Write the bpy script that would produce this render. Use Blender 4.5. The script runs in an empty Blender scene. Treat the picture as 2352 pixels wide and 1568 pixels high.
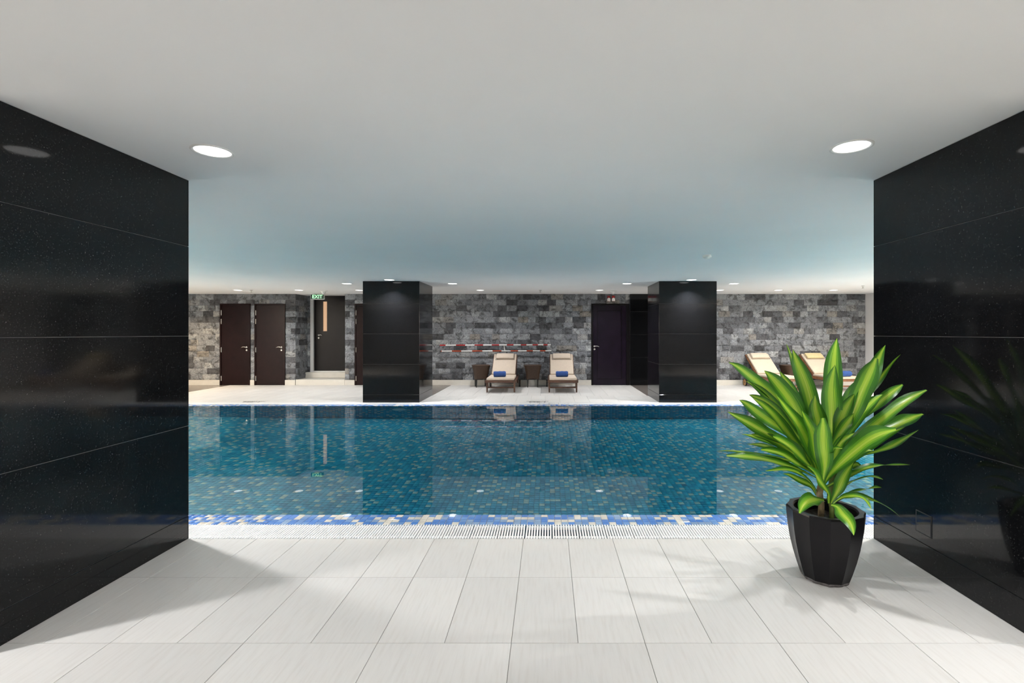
import bpy, bmesh, math, random
import numpy as np
from mathutils import Vector, Matrix

R = random.Random(7)
sc = bpy.context.scene
COL = sc.collection

# ------------------------------------------------------------------ camera, world, exposure
CAM_H = 1.39          # eye height, metres
F = 1142.0            # focal length in pixels of a 2352 wide frame
VX, VY = 1258.0, 764.0
H = 2.42              # ceiling height
cam_d = bpy.data.cameras.new('camera')
cam_d.sensor_width = 36.0
cam_d.lens = F / 2352.0 * 36.0
cam_d.shift_x = (1176.0 - VX) / 2352.0
cam_d.shift_y = (VY - 784.0) / 2352.0
cam_d.clip_start = 0.05
cam = bpy.data.objects.new('camera', cam_d)
cam.location = (0, 0, CAM_H)
cam.rotation_euler = (math.pi / 2, 0, 0)
COL.objects.link(cam)
sc.camera = cam

world = bpy.data.worlds.new('world')
sc.world = world
world.use_nodes = True
world.node_tree.nodes['Background'].inputs[0].default_value = (0.5, 0.55, 0.6, 1)
world.node_tree.nodes['Background'].inputs[1].default_value = 0.05

vs = sc.view_settings
vs.view_transform = 'Standard'
vs.look = 'None'
vs.gamma = 1.0
vs.use_curve_mapping = False
vs.exposure = 0.0
LAMP = 1.0            # overall lamp level

cy = sc.cycles
cy.max_bounces = 10
cy.diffuse_bounces = 6
cy.glossy_bounces = 5
cy.transmission_bounces = 6
cy.transparent_max_bounces = 6
cy.caustics_reflective = False
cy.caustics_refractive = True
cy.blur_glossy = 0.6
cy.sample_clamp_indirect = 10.0
cy.use_denoising = True
cy.use_adaptive_sampling = True
cy.adaptive_threshold = 0.05
cy.use_auto_tile = False
cy.time_limit = 800


# ------------------------------------------------------------------ materials
MATS = {}


def nodes_of(name):
    m = bpy.data.materials.new(name)
    m.use_nodes = True
    nt = m.node_tree
    bs = nt.nodes['Principled BSDF']
    MATS[name] = m
    return m, nt, bs


def N(nt, kind, **kw):
    n = nt.nodes.new(kind)
    for k, v in kw.items():
        if k.startswith('i_'):
            n.inputs[k[2:].replace('_', ' ')].default_value = v
        else:
            setattr(n, k, v)
    return n


def L(nt, a, b):
    nt.links.new(a, b)


def ramp(nt, stops, interp='LINEAR'):
    n = nt.nodes.new('ShaderNodeValToRGB')
    n.color_ramp.interpolation = interp
    e = n.color_ramp.elements
    while len(e) < len(stops):
        e.new(0.5)
    for el, (p, c) in zip(e, stops):
        el.position = p
        el.color = (c[0], c[1], c[2], 1)
    return n


def plain(name, col, rough=0.5, metal=0.0, spec=0.5, noise=0.0, nscale=8.0, bump=0.0, bscale=60.0):
    m, nt, bs = nodes_of(name)
    bs.inputs['Roughness'].default_value = rough
    bs.inputs['Metallic'].default_value = metal
    bs.inputs['Specular IOR Level'].default_value = spec
    tc = N(nt, 'ShaderNodeTexCoord')
    nz = N(nt, 'ShaderNodeTexNoise')
    nz.inputs['Scale'].default_value = nscale
    nz.inputs['Detail'].default_value = 4
    L(nt, tc.outputs['Object'], nz.inputs['Vector'])
    k = noise
    rp = ramp(nt, [(0.3, [c * (1 - k) for c in col]), (0.7, [min(1, c * (1 + k)) for c in col])])
    L(nt, nz.outputs['Fac'], rp.inputs['Fac'])
    L(nt, rp.outputs['Color'], bs.inputs['Base Color'])
    if bump:
        n2 = N(nt, 'ShaderNodeTexNoise')
        n2.inputs['Scale'].default_value = bscale
        n2.inputs['Detail'].default_value = 3
        L(nt, tc.outputs['Object'], n2.inputs['Vector'])
        b = N(nt, 'ShaderNodeBump')
        b.inputs['Strength'].default_value = bump
        b.inputs['Distance'].default_value = 0.01
        L(nt, n2.outputs['Fac'], b.inputs['Height'])
        L(nt, b.outputs['Normal'], bs.inputs['Normal'])
    return m


def emit(name, col, strength):
    m, nt, bs = nodes_of(name)
    bs.inputs['Base Color'].default_value = (0.8, 0.8, 0.8, 1)
    bs.inputs['Emission Color'].default_value = (*col, 1)
    bs.inputs['Emission Strength'].default_value = strength
    return m


plain('ceiling_paint', (0.86, 0.86, 0.86), 0.85, noise=0.012, nscale=1.5)
plain('wall_paint', (0.78, 0.78, 0.79), 0.8, noise=0.015, nscale=2)
plain('grout', (0.33, 0.32, 0.31), 0.9, noise=0.1)
plain('pool_grout', (0.80, 0.80, 0.78), 0.8, noise=0.08)
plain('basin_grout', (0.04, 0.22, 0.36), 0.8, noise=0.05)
plain('joint_grey', (0.30, 0.30, 0.30), 0.8)
plain('mortar', (0.10, 0.10, 0.105), 0.95, noise=0.2)
plain('skirting', (0.62, 0.60, 0.55), 0.4, noise=0.04)
plain('strip_stone', (0.20, 0.18, 0.165), 0.25, noise=0.12, nscale=5)
plain('door_wood', (0.011, 0.0038, 0.0042), 0.28, spec=0.14, noise=0.25, nscale=6)
plain('door_purple', (0.010, 0.006, 0.013), 0.25, spec=0.2, noise=0.25, nscale=4)
plain('door_black', (0.006, 0.005, 0.006), 0.32, spec=0.16, noise=0.2)
plain('frame_white', (0.7, 0.7, 0.69), 0.5)
plain('steel', (0.72, 0.70, 0.66), 0.25, metal=1.0)
plain('grate_white', (0.92, 0.93, 0.94), 0.4)
plain('gutter_dark', (0.02, 0.024, 0.028), 0.8)
plain('teak', (0.20, 0.085, 0.035), 0.45, noise=0.35, nscale=14)
plain('walnut', (0.105, 0.050, 0.030), 0.45, noise=0.3, nscale=14)
plain('cushion', (0.58, 0.49, 0.40), 0.9, noise=0.04, nscale=30, bump=0.15, bscale=300)
plain('cushion_light', (0.62, 0.53, 0.42), 0.9, noise=0.04, nscale=30, bump=0.15, bscale=300)
plain('cushion_yellow', (0.64, 0.54, 0.30), 0.9, noise=0.05, nscale=30, bump=0.15, bscale=300)
plain('piping', (0.36, 0.30, 0.24), 0.9)
plain('towel_blue', (0.032, 0.085, 0.29), 0.95, noise=0.25, nscale=60, bump=0.5, bscale=220)
plain('leather_brown', (0.055, 0.030, 0.017), 0.5, noise=0.18, nscale=40, bump=0.2, bscale=140)
plain('leg_black', (0.012, 0.010, 0.009), 0.4)
plain('rubber', (0.02, 0.02, 0.02), 0.7)
plain('wheel_wood', (0.42, 0.22, 0.08), 0.5, noise=0.2, nscale=20)
plain('pole_red', (0.42, 0.02, 0.02), 0.35)
plain('pole_orange', (0.40, 0.06, 0.02), 0.35)
plain('pole_white', (0.82, 0.82, 0.82), 0.35)
plain('plastic_white', (0.80, 0.80, 0.78), 0.4)
plain('alarm_red', (0.33, 0.01, 0.01), 0.35)
plain('paint_black', (0.05, 0.05, 0.055), 0.7)
plain('soil', (0.018, 0.011, 0.007), 0.95, noise=0.5, nscale=50, bump=0.8, bscale=60)
plain('stem_bark', (0.20, 0.15, 0.08), 0.8, noise=0.35, nscale=40, bump=0.4, bscale=90)
plain('stem_green', (0.17, 0.22, 0.05), 0.6, noise=0.25, nscale=20)
plain('pot_black', (0.0065, 0.006, 0.0075), 0.30, spec=0.22, noise=0.12, nscale=14)
plain('pot_foot', (0.13, 0.12, 0.12), 0.8, noise=0.4, nscale=40, bump=0.8, bscale=70)
plain('sign_green', (0.004, 0.05, 0.028), 0.3)
plain('hatch_black', (0.012, 0.012, 0.014), 0.15)
emit('lamp_glow', (1.0, 0.98, 0.95), 6.0)
emit('lamp_glow_soft', (1.0, 0.98, 0.95), 2.4)
emit('lamp_glow_warm', (1.0, 0.86, 0.66), 8.0)
emit('sign_letters', (0.25, 1.0, 0.35), 1.6)
MATS['lit_room'] = emit('lit_room', (1.0, 0.60, 0.34), 0.62)
MATS['lit_room'].node_tree.nodes['Principled BSDF'].inputs['Base Color'].default_value = (0.05, 0.04, 0.03, 1)


def tile_material():
    m, nt, bs = nodes_of('floor_porcelain')
    tc = N(nt, 'ShaderNodeTexCoord')
    oi = N(nt, 'ShaderNodeObjectInfo')
    geo = N(nt, 'ShaderNodeNewGeometry')
    mp = N(nt, 'ShaderNodeMapping')
    mp.inputs['Rotation'].default_value = (0, 0, 0.55)
    mp.inputs['Scale'].default_value = (70, 6, 10)
    add = N(nt, 'ShaderNodeVectorMath', operation='ADD')
    cmb = N(nt, 'ShaderNodeCombineXYZ')
    mul = N(nt, 'ShaderNodeMath', operation='MULTIPLY')
    mul.inputs[1].default_value = 37.0
    L(nt, oi.outputs['Random'], mul.inputs[0])
    L(nt, mul.outputs[0], cmb.inputs[0])
    L(nt, mul.outputs[0], cmb.inputs[1])
    L(nt, geo.outputs['Position'], mp.inputs['Vector'])
    L(nt, mp.outputs['Vector'], add.inputs[0])
    L(nt, cmb.outputs[0], add.inputs[1])
    nz = N(nt, 'ShaderNodeTexNoise')
    nz.inputs['Scale'].default_value = 1.0
    nz.inputs['Detail'].default_value = 5
    L(nt, add.outputs[0], nz.inputs['Vector'])
    n2 = N(nt, 'ShaderNodeTexNoise')
    n2.inputs['Scale'].default_value = 3.0
    L(nt, geo.outputs['Position'], n2.inputs['Vector'])
    rp = ramp(nt, [(0.30, (0.665, 0.65, 0.625)), (0.5, (0.70, 0.69, 0.67)), (0.75, (0.72, 0.71, 0.69))])
    L(nt, nz.outputs['Fac'], rp.inputs['Fac'])
    hsv = N(nt, 'ShaderNodeHueSaturation')
    mr = N(nt, 'ShaderNodeMapRange')
    mr.inputs['To Min'].default_value = 0.95
    mr.inputs['To Max'].default_value = 1.04
    L(nt, oi.outputs['Random'], mr.inputs['Value'])
    L(nt, mr.outputs[0], hsv.inputs['Value'])
    L(nt, rp.outputs['Color'], hsv.inputs['Color'])
    L(nt, hsv.outputs['Color'], bs.inputs['Base Color'])
    bs.inputs['Roughness'].default_value = 0.42
    bs.inputs['Specular IOR Level'].default_value = 0.35
    b = N(nt, 'ShaderNodeBump')
    b.inputs['Strength'].default_value = 0.06
    b.inputs['Distance'].default_value = 0.004
    L(nt, nz.outputs['Fac'], b.inputs['Height'])
    L(nt, b.outputs['Normal'], bs.inputs['Normal'])


tile_material()


def granite_material():
    m, nt, bs = nodes_of('black_granite')
    geo = N(nt, 'ShaderNodeNewGeometry')
    vo = N(nt, 'ShaderNodeTexNoise')
    vo.inputs['Scale'].default_value = 160
    vo.inputs['Detail'].default_value = 2
    L(nt, geo.outputs['Position'], vo.inputs['Vector'])
    rp = ramp(nt, [(0.55, (0.0050, 0.0054, 0.0064)), (0.68, (0.011, 0.0113, 0.012)), (0.735, (0.03, 0.03, 0.03)), (0.79, (0.14, 0.14, 0.14))])
    L(nt, vo.outputs['Fac'], rp.inputs['Fac'])
    L(nt, rp.outputs['Color'], bs.inputs['Base Color'])
    n2 = N(nt, 'ShaderNodeTexNoise')
    n2.inputs['Scale'].default_value = 2.2
    n2.inputs['Detail'].default_value = 5
    L(nt, geo.outputs['Position'], n2.inputs['Vector'])
    mr = N(nt, 'ShaderNodeMapRange')
    mr.inputs['From Min'].default_value = 0.3
    mr.inputs['From Max'].default_value = 0.75
    mr.inputs['To Min'].default_value = 0.04
    mr.inputs['To Max'].default_value = 0.12
    L(nt, n2.outputs['Fac'], mr.inputs['Value'])
    L(nt, mr.outputs[0], bs.inputs['Roughness'])
    bs.inputs['Specular IOR Level'].default_value = 0.30
    # the polish has a fine hazy residue that scatters lamp light
    bs.inputs['Coat Weight'].default_value = 0.006
    bs.inputs['Coat Roughness'].default_value = 0.45


granite_material()


def stone_material():
    m, nt, bs = nodes_of('split_stone')
    oi = N(nt, 'ShaderNodeObjectInfo')
    geo = N(nt, 'ShaderNodeNewGeometry')
    nz = N(nt, 'ShaderNodeTexNoise')
    nz.inputs['Scale'].default_value = 7.5
    nz.inputs['Detail'].default_value = 7
    nz.inputs['Roughness'].default_value = 0.62
    nz.inputs['Distortion'].default_value = 0.9
    L(nt, geo.outputs['Position'], nz.inputs['Vector'])
    base = ramp(nt, [(0.0, (0.045, 0.046, 0.05)), (0.12, (0.08, 0.082, 0.09)), (0.30, (0.15, 0.157, 0.169)),
                     (0.66, (0.21, 0.219, 0.232)), (0.88, (0.27, 0.28, 0.29)), (0.94, (0.19, 0.172, 0.15)), (1.0, (0.34, 0.35, 0.355))])
    L(nt, oi.outputs['Random'], base.inputs['Fac'])
    rp = ramp(nt, [(0.30, (0.33, 0.33, 0.34)), (0.41, (0.60, 0.61, 0.62)), (0.47, (1.15, 1.17, 1.19)), (0.60, (1.32, 1.35, 1.38)), (0.72, (1.7, 1.72, 1.75))])
    L(nt, nz.outputs['Fac'], rp.inputs['Fac'])
    mx = N(nt, 'ShaderNodeMix', data_type='RGBA', blend_type='MULTIPLY')
    mx.inputs[0].default_value = 1.0
    L(nt, base.outputs['Color'], mx.inputs[6])
    L(nt, rp.outputs['Color'], mx.inputs[7])
    # specular glints of the broken faces painted into the colour as bright flecks
    n3 = N(nt, 'ShaderNodeTexNoise')
    n3.inputs['Scale'].default_value = 46
    n3.inputs['Detail'].default_value = 4
    n3.inputs['Distortion'].default_value = 1.5
    L(nt, geo.outputs['Position'], n3.inputs['Vector'])
    r3 = ramp(nt, [(0.36, (0.62, 0.62, 0.63)), (0.50, (1, 1, 1)), (0.62, (1.08, 1.08, 1.08)), (0.70, (2.1, 2.1, 2.1))])
    L(nt, n3.outputs['Fac'], r3.inputs['Fac'])
    m3 = N(nt, 'ShaderNodeMix', data_type='RGBA', blend_type='MULTIPLY')
    m3.inputs[0].default_value = 1.0
    L(nt, mx.outputs[2], m3.inputs[6])
    L(nt, r3.outputs['Color'], m3.inputs[7])
    L(nt, m3.outputs[2], bs.inputs['Base Color'])
    bs.inputs['Roughness'].default_value = 0.45
    n2 = N(nt, 'ShaderNodeTexNoise')
    n2.inputs['Scale'].default_value = 26
    n2.inputs['Detail'].default_value = 6
    n2.inputs['Distortion'].default_value = 1.4
    L(nt, geo.outputs['Position'], n2.inputs['Vector'])
    b = N(nt, 'ShaderNodeBump')
    b.inputs['Strength'].default_value = 1.0
    b.inputs['Distance'].default_value = 0.03
    L(nt, n2.outputs['Fac'], b.inputs['Height'])
    L(nt, b.outputs['Normal'], bs.inputs['Normal'])


stone_material()


def mosaic_mat(name, col, rough=0.06):
    m, nt, bs = nodes_of(name)
    geo = N(nt, 'ShaderNodeNewGeometry')
    nz = N(nt, 'ShaderNodeTexNoise')
    nz.inputs['Scale'].default_value = 9
    nz.inputs['Detail'].default_value = 2
    L(nt, geo.outputs['Position'], nz.inputs['Vector'])
    rp = ramp(nt, [(0.3, [c * 0.88 for c in col]), (0.7, [min(1, c * 1.12) for c in col])])
    L(nt, nz.outputs['Fac'], rp.inputs['Fac'])
    L(nt, rp.outputs['Color'], bs.inputs['Base Color'])
    bs.inputs['Roughness'].default_value = rough


mosaic_mat('mosaic_blue', (0.10, 0.25, 0.64), .04)
mosaic_mat('mosaic_mid_blue', (0.17, 0.33, 0.65), .04)
mosaic_mat('mosaic_grey_blue', (0.28, 0.41, 0.62), .04)
mosaic_mat('mosaic_cream', (0.74, 0.71, 0.64), .04)
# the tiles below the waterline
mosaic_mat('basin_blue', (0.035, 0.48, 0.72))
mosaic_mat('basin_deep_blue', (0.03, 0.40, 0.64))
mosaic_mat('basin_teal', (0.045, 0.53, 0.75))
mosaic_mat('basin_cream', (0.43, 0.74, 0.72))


def water_material():
    m, nt, bs = nodes_of('water')
    nt.nodes.remove(bs)
    out = [n for n in nt.nodes if n.type == 'OUTPUT_MATERIAL'][0]
    fr = N(nt, 'ShaderNodeFresnel')
    fr.inputs['IOR'].default_value = 1.333
    rf = N(nt, 'ShaderNodeBsdfRefraction')
    rf.inputs['IOR'].default_value = 1.333
    rf.inputs['Roughness'].default_value = 0.0
    rf.inputs['Color'].default_value = (0.86, 0.99, 1.0, 1)
    gl = N(nt, 'ShaderNodeBsdfGlossy')
    gl.inputs['Roughness'].default_value = 0.0
    gl.inputs['Color'].default_value = (1, 1, 1, 1)
    mx = N(nt, 'ShaderNodeMixShader')
    L(nt, fr.outputs[0], mx.inputs[0])
    L(nt, rf.outputs[0], mx.inputs[1])
    L(nt, gl.outputs[0], mx.inputs[2])
    L(nt, mx.outputs[0], out.inputs['Surface'])


water_material()


def leaf_material():
    m, nt, bs = nodes_of('dracaena_leaf')
    out = [n for n in nt.nodes if n.type == 'OUTPUT_MATERIAL'][0]
    uv = N(nt, 'ShaderNodeUVMap')
    sep = N(nt, 'ShaderNodeSeparateXYZ')
    L(nt, uv.outputs[0], sep.inputs[0])
    oi = N(nt, 'ShaderNodeObjectInfo')
    # fine lengthwise streaks
    cmb = N(nt, 'ShaderNodeCombineXYZ')
    m1 = N(nt, 'ShaderNodeMath', operation='MULTIPLY')
    m1.inputs[1].default_value = 22
    L(nt, sep.outputs[0], m1.inputs[0])
    L(nt, m1.outputs[0], cmb.inputs[0])
    m2 = N(nt, 'ShaderNodeMath', operation='MULTIPLY')
    m2.inputs[1].default_value = 50
    L(nt, oi.outputs['Random'], m2.inputs[0])
    L(nt, m2.outputs[0], cmb.inputs[2])
    L(nt, sep.outputs[1], cmb.inputs[1])
    nz = N(nt, 'ShaderNodeTexNoise')
    nz.inputs['Scale'].default_value = 1.0
    nz.inputs['Detail'].default_value = 2
    L(nt, cmb.outputs[0], nz.inputs['Vector'])
    # distance from the midrib, disturbed by the streaks
    s = N(nt, 'ShaderNodeMath', operation='SUBTRACT')
    s.inputs[1].default_value = 0.5
    L(nt, sep.outputs[0], s.inputs[0])
    a = N(nt, 'ShaderNodeMath', operation='ABSOLUTE')
    L(nt, s.outputs[0], a.inputs[0])
    k = N(nt, 'ShaderNodeMath', operation='MULTIPLY_ADD')
    k.inputs[1].default_value = 0.34
    L(nt, nz.outputs['Fac'], k.inputs[0])
    L(nt, a.outputs[0], k.inputs[2])
    rp = ramp(nt, [(0.14, (0.62, 0.68, 0.18)), (0.18, (0.42, 0.60, 0.06)), (0.31, (0.33, 0.54, 0.045)), (0.35, (0.16, 0.38, 0.03)),
                   (0.45, (0.12, 0.33, 0.025)), (0.48, (0.055, 0.20, 0.018)), (0.66, (0.035, 0.14, 0.016))])
    L(nt, k.outputs[0], rp.inputs['Fac'])
    hs = N(nt, 'ShaderNodeHueSaturation')
    mr = N(nt, 'ShaderNodeMapRange')
    mr.inputs['To Min'].default_value = 0.85
    mr.inputs['To Max'].default_value = 1.32
    L(nt, oi.outputs['Random'], mr.inputs['Value'])
    L(nt, mr.outputs[0], hs.inputs['Value'])
    L(nt, rp.outputs['Color'], hs.inputs['Color'])
    L(nt, hs.outputs['Color'], bs.inputs['Base Color'])
    bs.inputs['Roughness'].default_value = 0.30
    bs.inputs['Specular IOR Level'].default_value = 0.5
    tr = N(nt, 'ShaderNodeBsdfTranslucent')
    L(nt, hs.outputs['Color'], tr.inputs['Color'])
    mx = N(nt, 'ShaderNodeMixShader')
    mx.inputs[0].default_value = 0.25
    L(nt, bs.outputs[0], mx.inputs[1])
    L(nt, tr.outputs[0], mx.inputs[2])
    L(nt, mx.outputs[0], out.inputs['Surface'])


leaf_material()


# ------------------------------------------------------------------ helpers
def link(o, parent=None):
    COL.objects.link(o)
    if parent is not None:
        o.parent = parent
    return o


def props(o, label=None, cat=None, group=None, kind=None):
    for k, v in (('label', label), ('category', cat), ('group', group), ('kind', kind)):
        if v:
            o[k] = v
    return o


def empty(name, loc=(0, 0, 0), rz=0.0, **kw):
    o = bpy.data.objects.new(name, None)
    o.empty_display_size = 0.1
    o.location = loc
    o.rotation_euler = (0, 0, rz)
    link(o)
    return props(o, **kw)


class MB:
    """collects polygons for one mesh"""

    def __init__(self):
        self.v, self.f, self.m = [], [], []

    def add(self, vs_, fs, mat=0):
        b = len(self.v)
        self.v += [tuple(p) for p in vs_]
        for f in fs:
            self.f.append([b + i for i in f])
            self.m.append(mat)
        return self

    def box(self, x0, x1, y0, y1, z0, z1, mat=0, skip=()):
        p = [(x0, y0, z0), (x1, y0, z0), (x1, y1, z0), (x0, y1, z0), (x0, y0, z1), (x1, y0, z1), (x1, y1, z1), (x0, y1, z1)]
        fs = {'b': (3, 2, 1, 0), 't': (4, 5, 6, 7), 'f': (0, 1, 5, 4), 'k': (2, 3, 7, 6), 'l': (3, 0, 4, 7), 'r': (1, 2, 6, 5)}
        return self.add(p, [q for k, q in fs.items() if k not in skip], mat)

    def ring(self, prof, n=24, mat=0, cap0=False, cap1=False, c=(0, 0)):
        """lathe: prof is [(r, z), ...] around z"""
        vs_, fs = [], []
        for r, z in prof:
            for i in range(n):
                a = 2 * math.pi * i / n
                vs_.append((c[0] + r * math.cos(a), c[1] + r * math.sin(a), z))
        for j in range(len(prof) - 1):
            for i in range(n):
                k = (i + 1) % n
                fs.append((j * n + i, j * n + k, (j + 1) * n + k, (j + 1) * n + i))
        if cap0:
            fs.append(tuple(reversed(range(n))))
        if cap1:
            fs.append(tuple(range((len(prof) - 1) * n, len(prof) * n)))
        return self.add(vs_, fs, mat)

    def tube(self, pts, rad, n=8, mat=0, caps=True):
        """round bar along a polyline, rad scalar or list"""
        pts = [Vector(p) for p in pts]
        rr = rad if isinstance(rad, (list, tuple)) else [rad] * len(pts)
        vs_, fs = [], []
        up = Vector((0, 0, 1))
        for i, p in enumerate(pts):
            t = (pts[min(i + 1, len(pts) - 1)] - pts[max(i - 1, 0)]).normalized()
            ref = up if abs(t.z) < 0.95 else Vector((1, 0, 0))
            a = t.cross(ref).normalized()
            b = a.cross(t).normalized()
            for k in range(n):
                an = 2 * math.pi * k / n
                vs_.append(p + (a * math.cos(an) + b * math.sin(an)) * rr[i])
        for j in range(len(pts) - 1):
            for i in range(n):
                k = (i + 1) % n
                fs.append((j * n + i, (j + 1) * n + i, (j + 1) * n + k, j * n + k))
        if caps:
            fs.append(tuple(range(n)))
            fs.append(tuple(reversed(range((len(pts) - 1) * n, len(pts) * n))))
        return self.add(vs_, fs, mat)

    def mesh(self, name, mats, smooth=False):
        me = bpy.data.meshes.new(name)
        me.from_pydata(self.v, [], self.f)
        for m in (mats if isinstance(mats, (list, tuple)) else [mats]):
            me.materials.append(MATS[m])
        me.polygons.foreach_set('material_index', self.m)
        if smooth:
            me.polygons.foreach_set('use_smooth', [True] * len(self.f))
        me.update()
        return me

    def build(self, name, mats, parent=None, smooth=False, bevel=0.0, seg=1, loc=None):
        me = self.mesh(name, mats, smooth)
        if bevel:
            bevel_mesh(me, bevel, seg)
        o = link(bpy.data.objects.new(name, me), parent)
        if loc is not None:
            o.location = loc
        return o


def bevel_mesh(me, w, seg=1, smooth=False):
    bm = bmesh.new()
    bm.from_mesh(me)
    bmesh.ops.remove_doubles(bm, verts=bm.verts, dist=1e-6)
    bmesh.ops.bevel(bm, geom=list(bm.edges), offset=w, segments=seg, profile=0.5, affect='EDGES', clamp_overlap=True)
    bm.to_mesh(me)
    bm.free()
    if smooth:
        me.polygons.foreach_set('use_smooth', [True] * len(me.polygons))


def smooth_by_angle(me, deg=35):
    me.polygons.foreach_set('use_smooth', [True] * len(me.polygons))
    bm = bmesh.new()
    bm.from_mesh(me)
    lim = math.radians(deg)
    for e in bm.edges:
        if len(e.link_faces) == 2 and e.calc_face_angle(0) > lim:
            e.smooth = False
    bm.to_mesh(me)
    bm.free()


def inst(name, me, parent, loc=(0, 0, 0), scale=None, rot=None):
    o = link(bpy.data.objects.new(name, me), parent)
    o.location = loc
    if scale:
        o.scale = scale
    if rot:
        o.rotation_euler = rot
    return o


def px(x, y, Y):
    """point seen at pixel (x, y) of the photograph at distance Y"""
    return Vector(((x - VX) / F * Y, Y, CAM_H - (y - VY) / F * Y))


def structure(o):
    o['kind'] = 'structure'
    return o


# ------------------------------------------------------------------ lay-out numbers
XL, XR = -9.95, 8.44         # end walls
YB = 13.20                   # stone wall face
Y0 = -5.0                    # wall behind the camera
G0, G1 = 3.362, 3.615        # near grate
P0, P1 = 3.806, 9.484        # pool basin inside
G2, G3 = 9.67, 9.92          # far grate
PXL, PXR = -8.6, 7.2         # pool ends
DEPTH = 1.30

# ------------------------------------------------------------------ ceiling and plain walls
structure(MB().box(XL - .15, XR + .15, Y0 - .15, 14.6, H, H + .15).build('ceiling', 'ceiling_paint'))
structure(MB().box(XR, XR + .15, Y0, 13.5, 0, H).build('wall_right', 'wall_paint'))
structure(MB().box(XL - .15, XL, Y0, 13.5, 0, H).build('wall_left', 'wall_paint'))
structure(MB().box(XL, XR, Y0 - .15, Y0, 0, H).build('wall_rear', 'wall_paint'))

# ------------------------------------------------------------------ floors
TJ = 0.0014                  # half joint


def tile_mesh(w, d, name='floor_tile'):
    me = MB().box(TJ, w - TJ, TJ, d - TJ, -0.010, 0.0).mesh(name, 'floor_porcelain')
    bevel_mesh(me, 0.0012)
    return me


floor = structure(MB().box(XL, XR, Y0, G0 - .004, -0.15, -0.003).build('floor', 'grout'))
rows = [(2.829, G0 - .004, .3, -.1635), (2.229, 2.829, .3, -.1635), (1.629, 2.229, .6, -.1635), (1.029, 1.629, .6, -.1635), (.429, 1.029, .6, -.1635)]
for ya, yb, w, x0 in rows:
    me = tile_mesh(w, yb - ya)
    k0, k1 = math.floor((-4.5 - x0) / w), math.ceil((4.3 - x0) / w)
    for k in range(k0, k1):
        inst('floor_tile', me, floor, (x0 + k * w, ya, 0))
xa, xb = -.1635 + .6 * math.floor((-4.5 + .1635) / .6), -.1635 + .6 * math.ceil((4.3 + .1635) / .6)
outer = MB()
for a, b, c, d in ((XL, -4.57, Y0, G0 - .004), (4.34, XR, Y0, G0 - .004), (-4.57, 4.34, Y0, .427)):
    nx, ny = max(1, round((b - a) / .6)), max(1, round((d - c) / .6))
    for i in range(nx):
        for j in range(ny):
            outer.box(a + (b - a) / nx * i + TJ, a + (b - a) / nx * (i + 1) - TJ, c + (d - c) / ny * j + TJ, c + (d - c) / ny * (j + 1) - TJ, -.010, 0)
props(outer.build('outer_paving', 'floor_porcelain', floor), kind='stuff')

# far deck in bays between the dark strips that run back from the columns
fdeck = structure(MB().box(XL, XR, G3, 13.9, -0.15, -0.003).build('floor', 'grout'))
STRIPS = [(-9.60, -8.43), (-3.69, -2.56), (2.20, 3.34)]
frows = [(9.92, 10.40), (10.40, 11.0), (11.0, 11.6), (11.6, 12.2), (12.2, 12.8), (12.8, 13.20)]
for ya, yb in frows:
    me = tile_mesh(.3, yb - ya)
    k = 0
    x = XL
    while x < XR - .01:
        w = min(.3, XR - x)
        inside = False
        if ya >= 10.99:
            for s0, s1 in STRIPS:
                if x < s1 - .005 and x + w > s0 + .005:
                    if x < s0 - .03:
                        w = s0 - x
                    else:
                        inside = True
                        nxt = s1
        if inside:
            x = nxt
            continue
        # start again on the module after a strip
        inst('floor_tile', me, fdeck, (x, ya, 0), (w / .3, 1, 1))
        x += w
for s0, s1 in STRIPS:
    n = 4
    me = MB().box(TJ, s1 - s0 - TJ, TJ, 2.2 / n - TJ, -.010, -.0005).mesh('stone_strip', 'strip_stone')
    bevel_mesh(me, .001)
    for i in range(n):
        inst('strip_slab', me, fdeck, (s0, 11.0 + 2.2 / n * i, 0))
# decks beside the pool ends
structure(MB().box(PXR + .44, XR, G0 - .004, G3, -.15, 0).build('floor', 'floor_porcelain'))
structure(MB().box(XL, PXL - .44, G0 - .004, G3, -.15, 0).build('floor', 'floor_porcelain'))

# ------------------------------------------------------------------ pool basin
basin = MB()
basin.box(PXL - .45, PXR + .45, P0 - .20, P0 - .002, -1.6, -.0058, 1)       # near lip body
basin.box(PXL - .45, PXR + .45, P1 + .002, P1 + .19, -1.6, -.0063, 1)
basin.box(PXL - .45, PXL - .002, P0 - .002, P1 + .002, -1.6, -.010, 1)
basin.box(PXR + .002, PXR + .45, P0 - .002, P1 + .002, -1.6, -.010, 1)
for ya, yb, zz in ((P0 - .20, P0 - .002, -.0055), (P1 + .002, P1 + .19, -.006)):
    basin.add([(PXL - .45, ya, zz), (PXR + .45, ya, zz), (PXR + .45, yb, zz), (PXL - .45, yb, zz)], [(0, 1, 2, 3)], 0)
basin.box(PXL - .002, PXR + .002, P0 - .002, P1 + .002, -1.6, -DEPTH - .002, 1)
basin = structure(basin.build('pool_basin', ['pool_grout', 'basin_grout']))
props(basin, label='tiled swimming pool basin sunk between the decks')


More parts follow.
